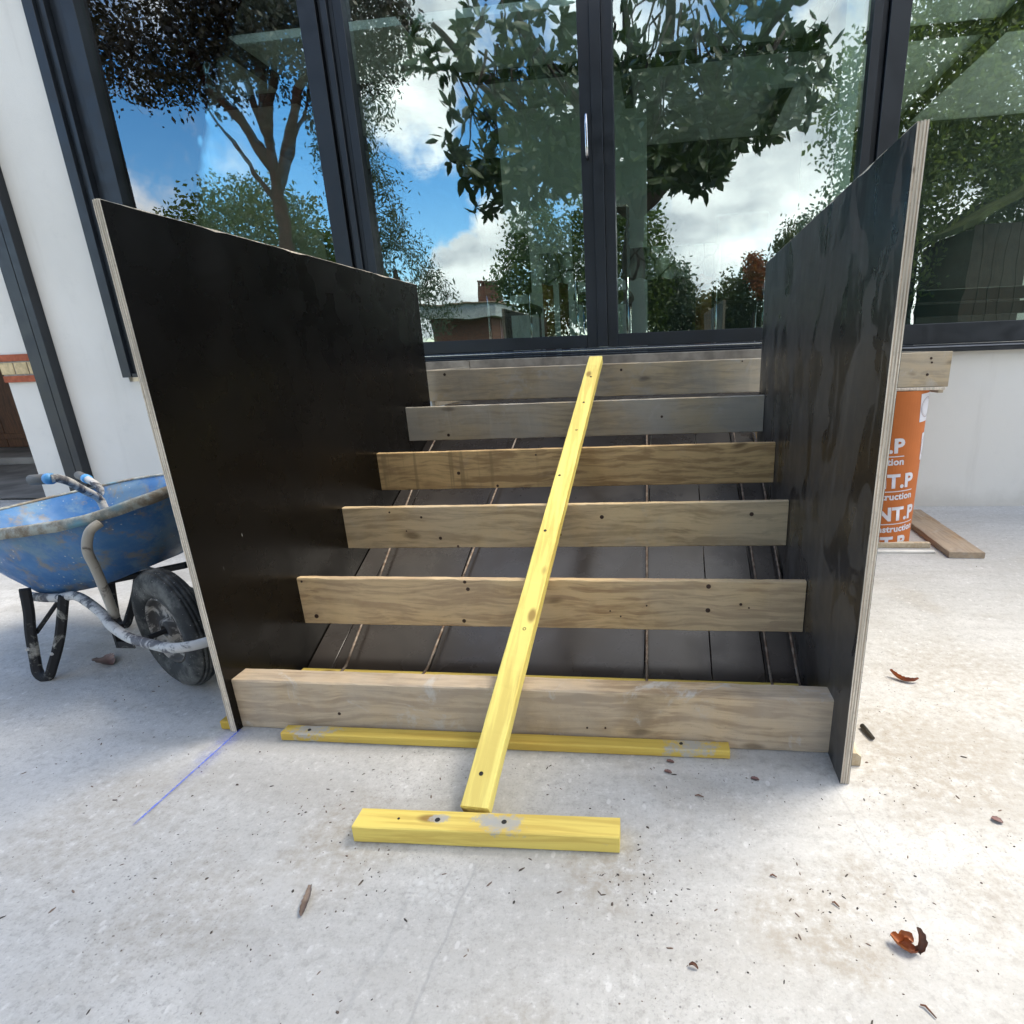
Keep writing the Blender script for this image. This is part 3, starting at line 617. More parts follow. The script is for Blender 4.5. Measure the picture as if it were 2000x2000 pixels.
g = G(); g.box((1.42, 3.36, .823), (1.447, 4.19, 1.028), .002); g.build('side_board', wb[1], land)
for x in (-1.2, -.3, .6):
    g = G(); g.box((x, 4.0, 0.001), (x+.08, 4.08, .798), .003); g.build('prop', wb[5], land)
# ribbed reinforcing bars on the deck
m = M('rusty_rebar'); o = m.obj(); c = m.mix(m.rng(m.noise(o, 30, 5), .35, .65), (.16, .11, .08), (.34, .29, .24)); m.bsdf(c, .65, .5, .55, m.bump(m.noise(o, 300, 3), .5, .0008)); rebar = m.m
labs = ['ribbed steel bar on the deck nearest the left black panel', 'ribbed steel bar on the deck second from the left', 'ribbed steel bar on the deck just right of the long yellow batten', 'ribbed steel bar on the deck fourth from the left', 'ribbed steel bar at the foot of the right black panel']
for (xa, xb_), lab in zip(((-1.135, -1.222), (-.836, -.803), (-.048, -.078), (.360, .364), (.447, .462)), labs):
    pts = []; rs = []
    n = 150
    for i in range(n+1):
        y = 1.66+(3.33-1.66)*i/n; x = xa+(xb_-xa)*(y-1.70)/(2.64-1.70)*(1 if y < 2.64 else 1) if xb_ != -.078 else xa+(xb_-xa)*(y-1.7)/1.3
        if xa == -.836: x = xa+(.045)*(y-1.7)/1.3
        if xa == -1.135: x = xa-.087*(min(y, 2.9)-1.7)/.94
        z = SL*(y-1.78)+.032 if y > 1.78 else .032-.012*(1.78-y)
        z += .004*mnoise.noise(Vector((x*3, y*2.5, 0)))
        pts.append((x, y, max(z, .012))); rs.append(.0052 if i % 2 else .0043)
    g = G(); g.tube(pts, rs, 8); tag(g.build('reinforcing_bar', rebar, smooth=True), lab, 'steel bar', 'steel bars laid down the sloping deck')

# ------------------------------------------------------------------ yellow timbers
def yellow(name, seed, ax='X', face=(.80, .62, .15), tilt=0):
    m = M(name); st = {'X': (1, 18, 18), 'Y': (18, 1, 18)}[ax]; off = (seed*2.1, seed*1.3, seed)
    o0 = m.map((1, 1, 1), (0, 0, 0), rot=(-tilt, 0, 0)); o = m.map((1, 1, 1), off, src=o0)
    gr = m.noise(m.map(st, off, src=o0), 2.6, 7, .6, .3); bl = m.noise(m.map({'X': (1.6, 6, 6), 'Y': (6, 1.6, 6)}[ax], off, src=o0), 1.5, 7, .62)
    c = m.mix(m.math('MULTIPLY', m.rng(gr, .42, .62), .62), face, (face[0]*.72, face[1]*.62, face[2]*.55))
    c = m.mix(m.math('MULTIPLY', m.rng(bl, .52, .8), .16), c, (.60, .44, .15)); c = m.mix(m.math('MULTIPLY', m.rng(bl, .45, .25), .15), c, (.80, .68, .25))
    kn = m.vor(m.map({'X': (4, 9, 9), 'Y': (9, 4, 9)}[ax], off, src=o0), 1.0); c = m.mix(m.math('MULTIPLY', m.rng(kn, .16, .06), .8), c, (.25, .13, .035))
    c = m.mix(m.math('MULTIPLY', m.rng(m.noise(o, 22, 6, .7), .66, .76), .4), c, (.46, .42, .33))
    m.bsdf(c, .6, .3, 0, m.bump(gr, .5, .0012)); return m
def ycem(m, spots):
    """cement smudge stains at given object-space places"""
    b = [n for n in m.t.nodes if n.type == 'BSDF_PRINCIPLED'][0]; c = b.inputs['Base Color'].links[0].from_socket; o = m.obj()
    for (x, y, z, r_) in spots:
        q = m.n('ShaderNodeVectorMath', operation='DISTANCE'); m.set(q.inputs[0], m.map((.55, 1, 1), (-x*.55, -y, -z)) ); q.inputs[1].default_value = (0, 0, 0)
        e = m.rng(m.math('MULTIPLY_ADD', m.math('SUBTRACT', m.noise(m.obj(), 35, 5, .7), .5), r_*3.2, q.outputs['Value']), r_*1.05, r_*.5)
        c = m.mix(m.math('MULTIPLY', m.math('MULTIPLY', e, m.rng(m.noise(m.obj(), 60, 4, .7), .3, .55, .45, 1)), .9), c, (.42, .41, .38))
    m.set(b.inputs['Base Color'], c); return m.m
hole_m = plain('screw_hole', (.02, .018, .015), .5)
def holes(par, pts, up=(0, 0, 1), r_=.006):
    for p in pts:
        g = G(); u = Vector(up).normalized(); g.lathe(Vector(p)+u*.0012, u, [(.0001, -.0010), (r_*.6, -.0010), (r_*.75, 0), (r_, 0), (r_*1.05, -.0015)], 12); g.build('screw_hole', hole_m, par)
t = thing('timber_block', 'short thick yellow timber block on the concrete at the foot of the batten', 'timber block', (-.41, 1.07, 0))
ym = ycem(yellow('yellow_block_paint', 3), [(.045, 0, .045, .03), (.0, .01, .045, .02), (-.115, .002, .045, .014)])
g = G(); d = Vector((.629, .021, 0)).normalized(); bk = Vector((-d.y, d.x, 0)); a = Vector((-.722, 1.031, 0)); b_ = Vector((-.093, 1.052, 0))
g.bar(a+bk*.031+Vector((0, 0, .0235)), b_+bk*.031+Vector((0, 0, .0235)), bk, (0, 0, 1), .062, .045, .0025, 50, .0007, 2); g.build('block', ym, t)
holes(t, [(-.525, 1.069, .046), (-.365, 1.076, .046)], r_=.0062); holes(t, [(-.62, 1.065, .046)], r_=.003)
t = thing('kicker_batten', 'yellow batten lying on the concrete along the front of the thick beam', 'batten', (-.477, 1.41, 0))
ym = ycem(yellow('yellow_batten_paint', 7, face=(.66, .48, .10)), [(.56, .01, .027, .045), (-.57, .01, .027, .045)])
g = G(); a = Vector((-1.142, 1.382, 0)); b_ = Vector((.188, 1.402, 0)); d = (b_-a).normalized(); bk = Vector((-d.y, d.x, 0))
g.bar(a+bk*.027+Vector((0, 0, .0145)), b_+bk*.020+Vector((0, 0, .0145)), bk, (0, 0, 1), .044, .027, .003, 80, .0008, 7); g.build('batten', ym, t)
holes(t, [(-1.06, 1.408, .0285), (.055, 1.424, .0285)], r_=.005)
t = thing('long_batten', 'long bright yellow batten leaning up over all the riser boards', 'batten', (-.4, 2.2, .5))
ym = yellow('yellow_lacquer', 11, 'Y', face=(.90, .76, .215), tilt=math.atan(.4766)).m
p0 = Vector((-.447, 1.106, .0565)); p1 = Vector((-.349, 3.235, 1.071)); dr_ = (p1-p0).normalized(); sd_ = Vector((1, -.035, 0)).normalized(); sd_ = (sd_-dr_*sd_.dot(dr_)).normalized(); un = sd_.cross(dr_)
g = G(); g.bar(p0-un*.0205, p1-un*.0205, sd_, un, .070, .041, .003, 110, .0009, 12); g.build('batten', ym, t)
holes(t, [p0.lerp(p1, k)+sd_*s for k, s in ((.035, -.004), (.23, .008), (.42, -.012), (.56, -.016), (.70, .004), (.80, 0.003), (.905, .004))], un, .0055)
t2 = []
g = G(); g.box((-1.30, 1.665, .0012), (.452, 1.765, .030), .002); tag(g.build('kicker_batten', yellow('yellow_strip', 5).m), 'yellow batten on the floor behind the thick front beam, at the foot of the deck', 'batten')
g = G(); g.box((-1.375, 1.425, .0012), (-1.3375, 1.50, .032), .004); tag(g.build('timber_block', yellow('yellow_stub', 8, face=(.55, .36, .05)).m), 'small yellow timber stub against the outside of the left panel', 'timber block')
pale = wood('pale_new_wood', (.62, .52, .37), (.5, .38, .24), 21, 'Y', knots=0, stain=.1)
g = G(); prof = [(.4845, .0012), (.531, .0012), (.531, .030), (.519, .040), (.4845, .040)]
g.add([(x, 1.40, z) for x, z in prof]+[(x+.002, 1.62, z) for x, z in prof], [(0, 1, 2, 3, 4), (9, 8, 7, 6, 5)]+[(i, (i+1) % 5, 5+(i+1) % 5, 5+i) for i in range(5)])
tag(g.build('timber_block', pale), 'pale chamfered timber offcut lying against the outside of the right panel', 'timber block')
g = G(); g.tube([(.588, 1.575, .008), (.593, 1.545, .008), (.600, 1.515, .008)], [.0075, .008, .0055], 10); tag(g.build('steel_pin', plain('dark_steel', (.06, .055, .045), .4, .5, .8)), 'short dark steel pin on the concrete by the right panel', 'pin')

# ------------------------------------------------------------------ orange cardboard tube
tube = thing('column_tube', 'orange printed cardboard column tube standing under the landing at the right', 'tube', (1.235, 3.46, 0))
cx_, cy_, rad = 1.235, 3.46, .172
orange = plain('orange_cardboard', (.50, .145, .035), .7, .3, var=.08, sc_=4, bump=.0006, bs=80)
g = G(); v = []
prof = [(rad, .002+.838*i/12) for i in range(13)]
g.lathe((cx_, cy_, 0), (0, 0, 1), prof+[(rad-.006, .840), (rad-.006, .01)], 72); g.build('cardboard_shell', orange, tube, smooth=False)
whitep = plain('white_print', (.66, .64, .66), .7, .3, var=.05)
def wrap(me, u0, z0, rot, par, mat, r_=rad+.0016):
    """lay a flat mesh (x right, y up) on the tube; u0 = arc position, 0 faces -Y"""
    v = np.empty(len(me.vertices)*3); me.vertices.foreach_get('co', v); v = v.reshape(-1, 3)
    ca, sa = math.cos(rot), math.sin(rot); x = v[:, 0]*ca-v[:, 1]*sa; y = v[:, 0]*sa+v[:, 1]*ca
    th = (u0+x)/rad; out = np.stack([cx_+np.sin(th)*r_-cx_-(tube.location.x-cx_), -np.cos(th)*r_+cy_-tube.location.y, z0+y], 1)
    me.vertices.foreach_set('co', out.ravel()); me.update(); me.materials.clear(); me.materials.append(mat)
    return me
def text(s, size, u0, z0, rot, bold=.0, par=tube, name='lettering'):
    cu = bpy.data.curves.new('lettering', 'FONT'); cu.body = s; cu.size = size; cu.offset = bold; cu.align_x = 'RIGHT'; cu.resolution_u = 3; cu.space_character = 1.04
    to = bpy.data.objects.new('tmp_text', cu); COL.objects.link(to); bpy.context.view_layer.update()
    dg = bpy.context.evaluated_depsgraph_get(); me = bpy.data.meshes.new_from_object(to.evaluated_get(dg)); bpy.data.objects.remove(to)
    bm = bmesh.new(); bm.from_mesh(me)
    for ax_ in range(1, 40):
        bmesh.ops.bisect_plane(bm, geom=bm.verts[:]+bm.edges[:]+bm.faces[:], plane_co=(-ax_*.02, 0, 0), plane_no=(1, 0, 0))
    bm.to_mesh(me); bm.free(); me.name = 'lettering'
    wrap(me, u0, z0, rot, par, whitep); o = bpy.data.objects.new(name, me); COL.objects.link(o); o.parent = par; return o
def strip(u0, u1, z0, h_, rot, name='printed_line', mat=None):
    n = 24; v = []; f = []
    for i in range(n+1):
        x = (u0-u1)*(1-i/n); v += [(x, 0, 0), (x, h_, 0)]
        if i: k = 2*i; f.append((k-2, k, k+1, k-1))
    me = bpy.data.meshes.new('printed_line'); me.from_pydata(v, [], f); wrap(me, u1, z0, rot, tube, mat or whitep); o = bpy.data.objects.new(name, me); COL.objects.link(o); o.parent = tube; return o
RT = R(4)
for k, (uR, z0) in enumerate(((.030, .530), (.108, .345), (.152, .165), (.110, -.005), (-.33, .53), (-.30, .345))):
    text('POINT.P', .102, uR, z0, RT, .0042); strip(uR-.40, uR+.004, z0-.024, .005, RT); text('Construction', .050, uR+.008, z0-.066, RT, .0018)
# white label squares with a ring
def label(u0, z0, wd, hg):
    nx_, ny_ = 10, 2; v = []; f = []
    for j in range(ny_+1):
        for i in range(nx_+1): v.append((wd*i/nx_-wd/2, hg*j/ny_-hg/2, 0))
    for j in range(ny_):
        for i in range(nx_): a = j*(nx_+1)+i; f.append((a, a+1, a+nx_+2, a+nx_+1))
    me = bpy.data.meshes.new('label_patch'); me.from_pydata(v, [], f); wrap(me, u0, z0, RT, tube, whitep, rad+.0012); o = bpy.data.objects.new('label_patch', me); COL.objects.link(o); o.parent = tube
    for r1, r2 in ((.050, .0525), (.044, .045)):
        v = []; f = []; n = 40
        for i in range(n): an = 2*math.pi*i/n; v += [(r1*math.cos(an), r1*math.sin(an), 0), (r2*math.cos(an), r2*math.sin(an), 0)]
        for i in range(n): k = 2*i; l = (2*i+2) % (2*n); f.append((k, k+1, l+1, l))
        me = bpy.data.meshes.new('printed_ring'); me.from_pydata(v, [], f); wrap(me, u0, z0, RT, tube, ringm, rad+.0022); o2 = bpy.data.objects.new('printed_ring', me); COL.objects.link(o2); o2.parent = tube
ringm = plain('grey_print', (.25, .16, .14), .7)
label(.155, .755, .115, .145); label(.205, .55, .10, .145)

# timber around the tube foot
GP = 'timber offcuts round the foot of the orange tube'
g = G(); g.box((.72, 3.275, .0012), (1.46, 3.305, .030), .002); tag(g.build('batten', pale), 'thin light batten on the concrete in front of the orange tube', 'batten', GP)
g = G(); g.box((.70, 3.185, .0012), (1.452, 3.215, .012), .002); tag(g.build('lath', plain('white_lath', (.68, .66, .60), .7)), 'white flat lath on the concrete nearest the camera below the orange tube', 'lath', GP)
g = G(); a = Vector((1.570, 3.108, .017)); b_ = Vector((1.60, 3.99, .017)); g.bar(a, b_, (1, -.02, 0), (0, 0, 1), .172, .032, .003, 40, .0015, 33)
tag(g.build('loose_plank', wood('loose_plank_wood', (.40, .27, .15), (.22, .13, .065), 33, 'Y', stain=.5, mortar=.5, grey=(.4, .37, .32), greyamt=.4)), 'weathered brown plank lying on the concrete right of the orange tube', 'plank', GP)

# ------------------------------------------------------------------ wheelbarrow
A_ = Vector((math.cos(.406), -math.sin(.406), 0)); L_ = Vector((-math.sin(.406), -math.cos(.406), 0)); C_ = Vector((-1.70, 1.69, 0))
V3 = lambda *a: Vector(a)
wbw = thing('wheelbarrow', 'worn blue metal wheelbarrow caked with cement beside the left black panel', 'wheelbarrow', tuple(C_))
m = M('scuffed_blue_paint'); o = m.obj()
c = m.mix(m.rng(m.noise(o, 3, 5), .35, .65), (.035, .13, .32), (.08, .21, .42))
c = m.mix(m.math('MULTIPLY', m.rng(m.noise(o, 4.5, 9, .72, .15), .44, .60), .70), c, (.17, .27, .33))
c = m.mix(m.math('MULTIPLY', m.rng(m.noise(o, 11, 8, .7), .50, .64), .65), c, (.27, .22, .14))
c = m.mix(m.math('MULTIPLY', m.rng(m.vor(m.map((1, 1, 1)), 48), .18, .08), m.rng(m.noise(o, 8, 3), .5, .6)), c, (.5, .52, .5))
m.bsdf(c, m.rng(m.noise(o, 14, 5), .35, .65, .35, .75), .4, 0, m.bump(m.noise(o, 22, 7, .7), .5, .003)); bluep = m.m
m = M('crusted_rim'); o = m.obj()
c = m.mix(m.rng(m.noise(o, 14, 8, .7), .38, .6), (.42, .44, .40), (.22, .18, .13)); c = m.mix(m.rng(m.noise(o, 7, 6), .52, .66), c, (.16, .32, .40)); m.bsdf(c, .85, .2, 0, m.bump(m.noise(o, 40, 7, .7), .8, .006)); crust = m.m
def crusty(name, base, cem, amt=.5):
    m = M(name); o = m.obj(); c = m.mix(m.rng(m.noise(o, 12, 9, .7, .6), .62-amt*.25, .72-amt*.25), base, cem); m.bsdf(c, .7, .4, 0, m.bump(m.noise(o, 60, 6, .7), .6, .002)); return m.m
blk = crusty('black_steel_splashed', (.012, .012, .013), (.30, .29, .26), .25); cem_t = crusty('cement_coated_steel', (.10, .085, .07), (.36, .33, .28), 1.1); cem_w = crusty('pale_cement_tube', (.10, .10, .11), (.50, .49, .47), .8)
rimp = [V3(-2.50, 1.70, .548), V3(-2.238, 1.655, .585), V3(-2.052, 1.645, .608), V3(-1.893, 1.655, .632), V3(-1.784, 1.705, .664), V3(-1.701, 1.80, .695), V3(-1.665, 1.98, .715), V3(-1.72, 2.17, .705), V3(-1.93, 2.31, .675), V3(-2.201, 2.36, .637), V3(-2.401, 2.37, .612), V3(-2.60, 2.35, .578), V3(-2.74, 2.22, .553), V3(-2.77, 2.00, .545), V3(-2.69, 1.80, .545)]
botp = [V3(-2.36, 1.80, .30), V3(-2.26, 1.785, .298), V3(-2.13, 1.80, .315), V3(-2.05, 1.81, .335), V3(-1.97, 1.86, .362), V3(-1.91, 1.90, .385), V3(-1.89, 1.97, .39), V3(-1.93, 2.05, .38), V3(-2.03, 2.12, .36), V3(-2.15, 2.15, .335), V3(-2.27, 2.16, .315), V3(-2.38, 2.15, .30), V3(-2.45, 2.08, .295), V3(-2.47, 1.97, .293), V3(-2.44, 1.87, .295)]
def smooth_loop(P_, k=5):
    out = []; n = len(P_)
    for i in range(n):
        a, b, c_, d_ = P_[i-1], P_[i], P_[(i+1) % n], P_[(i+2) % n]
        for j in range(k):
            t_ = j/k; out.append(.5*((2*b)+(-a+c_)*t_+(2*a-5*b+4*c_-d_)*t_*t_+(-a+3*b-3*c_+d_)*t_**3))
    return out
rl, bl_ = smooth_loop(rimp), smooth_loop(botp); n = len(rl); cen = sum(rl, Vector())/n; cb = sum(bl_, Vector())/n
v = []; f = []; lv = 7
for k in range(lv+1):
    t_ = k/lv; e = t_
    for a, b in zip(rl, bl_):
        p = a.lerp(b, t_); out = (a-cen); out.z = 0; p = p+out.normalized()*(.014*math.sin(math.pi*min(1, t_*1.02))); v.append(p)
for k in range(lv):
    for i in range(n): f.append((k*n+i, k*n+(i+1) % n, (k+1)*n+(i+1) % n, (k+1)*n+i))
f.append(tuple(lv*n+i for i in range(n)))
# inner skin
off = len(v)
for k in range(lv+1):
    for i in range(n):
        p = Vector(v[k*n+i]); c0 = Vector((cen.x, cen.y, p.z)); p2 = p+(c0-p).normalized()*.004; p2.z += .003*(k == lv); v.append(p2)
for k in range(lv):
    for i in range(n): f.append((off+k*n+i, off+(k+1)*n+i, off+(k+1)*n+(i+1) % n, off+k*n+(i+1) % n))
f.append(tuple(off+lv*n+i for i in reversed(range(n))))
for i in range(n): f.append((i, off+i, off+(i+1) % n, (i+1) % n))
g = G(); g.add(v, f); g.build('tray', bluep, wbw, smooth=True)
# rolled, folded-down rim flange
g = G(); v = []; f = []
for i, a in enumerate(rl):
    o_ = (a-cen); o_.z = 0; o_.normalize(); w_ = .020+.004*math.sin(i*1.7); dn = .026+.006*mnoise.noise(a*6)
    ring = [a+o_*-.004+Vector((0, 0, .004)), a+o_*w_*.5+Vector((0, 0, .009)), a+o_*w_+Vector((0, 0, .003)), a+o_*(w_+.002)+Vector((0, 0, -dn)), a+o_*(w_-.004)+Vector((0, 0, -dn+.002)), a+o_*(w_-.006)+Vector((0, 0, -.004)), a+o_*0.0+Vector((0, 0, -.002))]
    v += ring
K = 7
for i in range(n):
    for j in range(K): f.append((i*K+j, i*K+(j+1) % K, ((i+1) % n)*K+(j+1) % K, ((i+1) % n)*K+j))
g.add(v, f); g.build('rim', crust, wbw, smooth=True)
# wheel
hubm = crusty('caked_hub', (.05, .045, .04), (.33, .30, .26), .6)
wc = V3(-1.70, 1.685, .2215); wax = (L_+Vector((0, 0, -.02))).normalized(); WS = 1.118
whl = bpy.data.objects.new('wheel', None); COL.objects.link(whl); whl.parent = wbw; WORLD[whl.name] = WORLD[wbw.name]
m = M('dirty_tyre_rubber'); o = m.obj(); c = m.mix(m.rng(m.noise(o, 9, 8, .7), .42, .66), (.020, .021, .021), (.13, .128, .115)); c = m.mix(m.math('MULTIPLY', m.rng(m.vor(o, 60), .14, .06), .7), c, (.35, .34, .32)); m.bsdf(c, .75, .4, 0, m.bump(m.noise(o, 70, 6, .7), .5, .0015)); tyre = m.m
prof = []
for i in range(33):
    u = -1+2*i/32; an = u*math.pi*.80
    rr = .150+.047*math.cos(an)*(1 if abs(u) < .5 else 1); hh = .043*math.sin(an)
    prof.append((rr, hh))
# flatten the crown and cut three grooves
pr2 = []
for hx in [-.030, -.0225, -.0205, -.0185, -.011, -.0085, -.006, .0, .006, .0085, .011, .0185, .0205, .0225, .030]:
    rr = .150+.047*math.sqrt(max(0, 1-(hx/.043)**2)*.8+.2) if abs(hx) < .043 else .15
    if abs(hx) in (.0205, .0085): rr -= .005
    pr2.append((rr, hx))
side_a = [(.108, -.026), (.112, -.034), (.125, -.041), (.145, -.045), (.163, -.043), (.176, -.038)]
side_b = [(r_, -h_) for r_, h_ in reversed(side_a)]
profile = [(r_*WS, h_*.95) for r_, h_ in side_a+pr2+side_b+[(.104, .020), (.104, -.020)]]
g = G(); g.lathe(wc, wax, profile, 64, closed=True); g.build('tyre', tyre, whl, smooth=True)
g = G(); g.lathe(wc, wax, [(r_*WS, h_*.95) for r_, h_ in [(.110, -.030), (.106, -.034), (.099, -.026), (.095, -.014), (.040, -.010), (.036, -.030), (.018, -.034), (.018, .034), (.036, .030), (.040, .010), (.095, .014), (.099, .026), (.106, .034), (.110, .030)]], 40, closed=True); g.build('rim', hubm, whl, smooth=True)
g = G(); g.tube([wc-wax*.07, wc+wax*.085], .009, 10); g.build('axle', blk, whl)
#
# frame: near tube from under the tray, bending round in front of the wheel, back along the far side
fr_pts = [V3(-2.42, 1.80, .285), V3(-2.30, 1.775, .287), V3(-2.211, 1.76, .296), V3(-2.125, 1.74, .313), V3(-2.045, 1.71, .302), V3(-1.967, 1.68, .272), V3(-1.896, 1.64, .244), V3(-1.763, 1.575, .233), V3(-1.64, 1.53, .237), V3(-1.54, 1.50, .243), V3(-1.45, 1.51, .255), V3(-1.395, 1.57, .262), V3(-1.40, 1.67, .262), V3(-1.47, 1.78, .25), V3(-1.62, 1.86, .245), V3(-1.85, 1.93, .262), V3(-2.05, 2.03, .29), V3(-2.30, 2.12, .288)]
def smooth_line(P_, k=5):
    P_ = [P_[0]]+P_+[P_[-1]]; out = []
    for i in range(1, len(P_)-2):
        a, b, c_, d_ = P_[i-1], P_[i], P_[i+1], P_[i+2]
        for j in range(k):
            t_ = j/k; out.append(.5*((2*b)+(-a+c_)*t_+(2*a-5*b+4*c_-d_)*t_*t_+(-a+3*b-3*c_+d_)*t_**3))
    out.append(P_[-2]); return out
g = G(); g.tube(smooth_line(fr_pts), .0165, 12); g.build('frame_tube', cem_w, wbw, smooth=True)
g = G(); g.tube(smooth_line([V3(-1.838, 1.655, .612), V3(-1.853, 1.625, .590), V3(-1.885, 1.628, .527), V3(-1.902, 1.65, .46), V3(-1.918, 1.67, .393), V3(-1.928, 1.69, .255)], 6), .0150, 10); g.build('brace', cem_t, wbw, smooth=True)
# near leg: V of flat steel
def flat(pts, side, wd, th): 
    g = G(); pts = [Vector(p) for p in pts]; sdv = Vector(side).normalized(); v = []; f = []
    for i, p in enumerate(pts):
        tg = (pts[min(i+1, len(pts)-1)]-pts[max(i-1, 0)]).normalized(); nn = tg.cross(sdv).normalized()
        for a, b in ((-1, -1), (1, -1), (1, 1), (-1, 1)): v.append(p+sdv*(wd/2*a)+nn*(th/2*b))
        if i: k = 4*i; f += [(k-4, k-3, k+1, k), (k-3, k-2, k+2, k+1), (k-2, k-1, k+3, k+2), (k-1, k-4, k, k+3)]
    f += [(0, 1, 2, 3), tuple(4*len(pts)-4+i for i in (3, 2, 1, 0))]; return g.add(v, f)
vd = Vector((-.70, .72, 0))
def leg(pts, par):
    g = G(); g.tube(smooth_line([Vector(p) for p in pts], 5), .0165, 10); return g.build('leg', blk, par, smooth=True)
def strapleg(pts):
    pts = smooth_line([Vector(p) for p in pts], 5); g = G(); v = []; f = []; sdv = Vector((-.70, .72, 0)).normalized()*-1
    for i, p in enumerate(pts):
        tg = (pts[min(i+1, len(pts)-1)]-pts[max(i-1, 0)]).normalized(); wv_ = Vector((.72, .70, 0)); nn = (wv_-tg*wv_.dot(tg)).normalized() if abs(tg.z) > .5 else Vector((0, 0, 1))
        nn = tg.cross(sdv).normalized(); w_, d_ = .016, .010
        for a, b in ((-1, -1), (-.55, -1.5), (.55, -1.5), (1, -1), (1, 1), (-1, 1)): v.append(p+nn*(w_*a)+sdv*(d_*-b))
        if i:
            k = 6*i
            for j in range(6): f.append((k-6+j, k-6+(j+1) % 6, k+(j+1) % 6, k+j))
    f += [tuple(range(6)), tuple(6*len(pts)-6+j for j in reversed(range(6)))]
    g.add(v, f); return g.build('leg', blk, wbw, smooth=False)
near = [(-2.334, 1.745, .335), (-2.331, 1.73, .25), (-2.329, 1.71, .174), (-2.323, 1.69, .08), (-2.312, 1.675, .032), (-2.285, 1.668, .013), (-2.262, 1.672, .020), (-2.247, 1.682, .055), (-2.222, 1.70, .12), (-2.200, 1.715, .19), (-2.178, 1.745, .31)]
strapleg(near)
g = G(); g.tube([(-2.326, 1.725, .165), (-2.235, 1.775, .285)], .0075, 6); g.build('strut', blk, wbw)
strapleg([(p[0]-.10, p[1]+.44, p[2]) for p in near])
g = G(); g.tube([(-2.255, 1.70, .105), (-2.25, 1.69, .106)], .006, 8); 
for (x, y, z) in ((-2.317, 1.672, .125), (-2.228, 1.678, .105)): g = G(); g.lathe((x, y, z), (.70, -.72, 0), [(.0001, .004), (.005, .004), (.007, 0)], 10); g.build('rivet', cem_w, wbw)
g = G(); g.box((-1.925, 1.655, .150), (-1.915, 1.70, .225), .001); g.box((-1.914, 1.655, .150), (-1.85, 1.66, .175), .001); g.build('bracket', blk, wbw)
g = G(); g.bar((-2.25, 1.90, .288), (-1.80, 1.92, .372), (0, 1, 0), (0, 0, 1), .04, .02); g.build('cross_rail', blk, wbw)
# handles
grip_m = plain('grey_rubber_grip', (.12, .12, .115), .7); blue_r = plain('light_blue_collar', (.08, .33, .68), .5)
for pts, e1, tip in (([V3(-2.29, 2.12, .45), V3(-2.30, 2.11, .55), V3(-2.305, 2.10, .595), V3(-2.256, 2.00, .654), V3(-2.245, 1.95, .693), V3(-2.252, 1.92, .712)], V3(-2.259, 1.90, .715), V3(-2.345, 1.90, .711)),
                     ([V3(-2.50, 2.34, .46), V3(-2.535, 2.35, .53), V3(-2.55, 2.35, .567), V3(-2.566, 2.35, .597), V3(-2.60, 2.36, .612)], V3(-2.637, 2.38, .618), V3(-2.80, 2.49, .617))):
    g = G(); g.tube(smooth_line(pts+[e1], 5), .0155, 10); g.build('handle', cem_w, wbw, smooth=True)
    g = G(); g.tube([e1, e1.lerp(tip, .5), tip], .0195, 12); g.build('grip', grip_m, wbw, smooth=True)
    g = G(); g.tube([e1.lerp(tip, -.04), e1.lerp(tip, .2)], .0208, 12); g.build('grip_collar', blue_r, wbw, smooth=True)

# ------------------------------------------------------------------ leaves and small litter on the ground
def leafmat(name, a, b): 
    m = M(name); o = m.obj(); m.bsdf(m.mix(m.rng(m.noise(o, 25, 5), .35, .65), a, b), .5, .4, 0, m.bump(m.noise(m.map((1, 1, 1)), 120, 4), .4, .0006)); return m.m
orl = leafmat('dry_orange_leaf', (.42, .13, .03), (.20, .05, .02)); brl = leafmat('dry_brown_leaf', (.15, .06, .03), (.07, .03, .02)); gyl = leafmat('grey_bark', (.27, .21, .17), (.14, .10, .08)); pkl = leafmat('reddish_chip', (.20, .10, .09), (.13, .08, .075))
def curled(pts, wd, curl, name, mat, label_, cat='leaf', grp=None, par=None, n=10, mm=6):
    """leaf blade along a spine, curling up at both margins, 1 mm thick"""
    pts = smooth_line([Vector(p) for p in pts], 5); v = []; f = []; K = len(pts)
    for i, p in enumerate(pts):
        t_ = i/(K-1); tg = (pts[min(i+1, K-1)]-pts[max(i-1, 0)]).normalized(); sd0 = tg.cross(Vector((0, 0, 1))); sd0 = sd0.normalized() if sd0.length > .01 else Vector((1, 0, 0)); un0 = sd0.cross(tg).normalized()
        w_ = wd*max(.04, math.sin(math.pi*min(1, .08+.9*t_))**.7)*(1+.12*math.sin(i*2.1))
        for j in range(mm+1):
            u = -1+2*j/mm; v.append(p+sd0*(u*w_*math.cos(abs(u)*curl))+un0*(abs(u)*w_*math.sin(abs(u)*curl)))
        if i:
            for j in range(mm): a = (i-1)*(mm+1)+j; f.append((a, a+1, a+mm+2, a+mm+1))
    o_ = len(v); v2 = [Vector(q)+Vector((0, 0, .0012)) for q in v]; f2 = [tuple(o_+k for k in reversed(q)) for q in f]
    g = G(); g.add(v+v2, f+f2); ob = g.build(name, mat, par, smooth=True, fix=False)
    if label_: tag(ob, label_, cat, grp)
    return ob
lf = thing('dry_leaf', 'curled orange-brown dry leaf standing on the concrete at the lower right', 'leaf', (.456, .879, 0), 'dry leaves fallen on the concrete')
curled([(.432, .895, .014), (.445, .882, .006), (.462, .872, .003), (.474, .872, .006)], .017, .85, 'lobe', orl, None, par=lf)
curled([(.474, .870, .003), (.477, .874, .018), (.475, .880, .034), (.470, .884, .048)], .0115, .7, 'lobe', brl, None, par=lf)
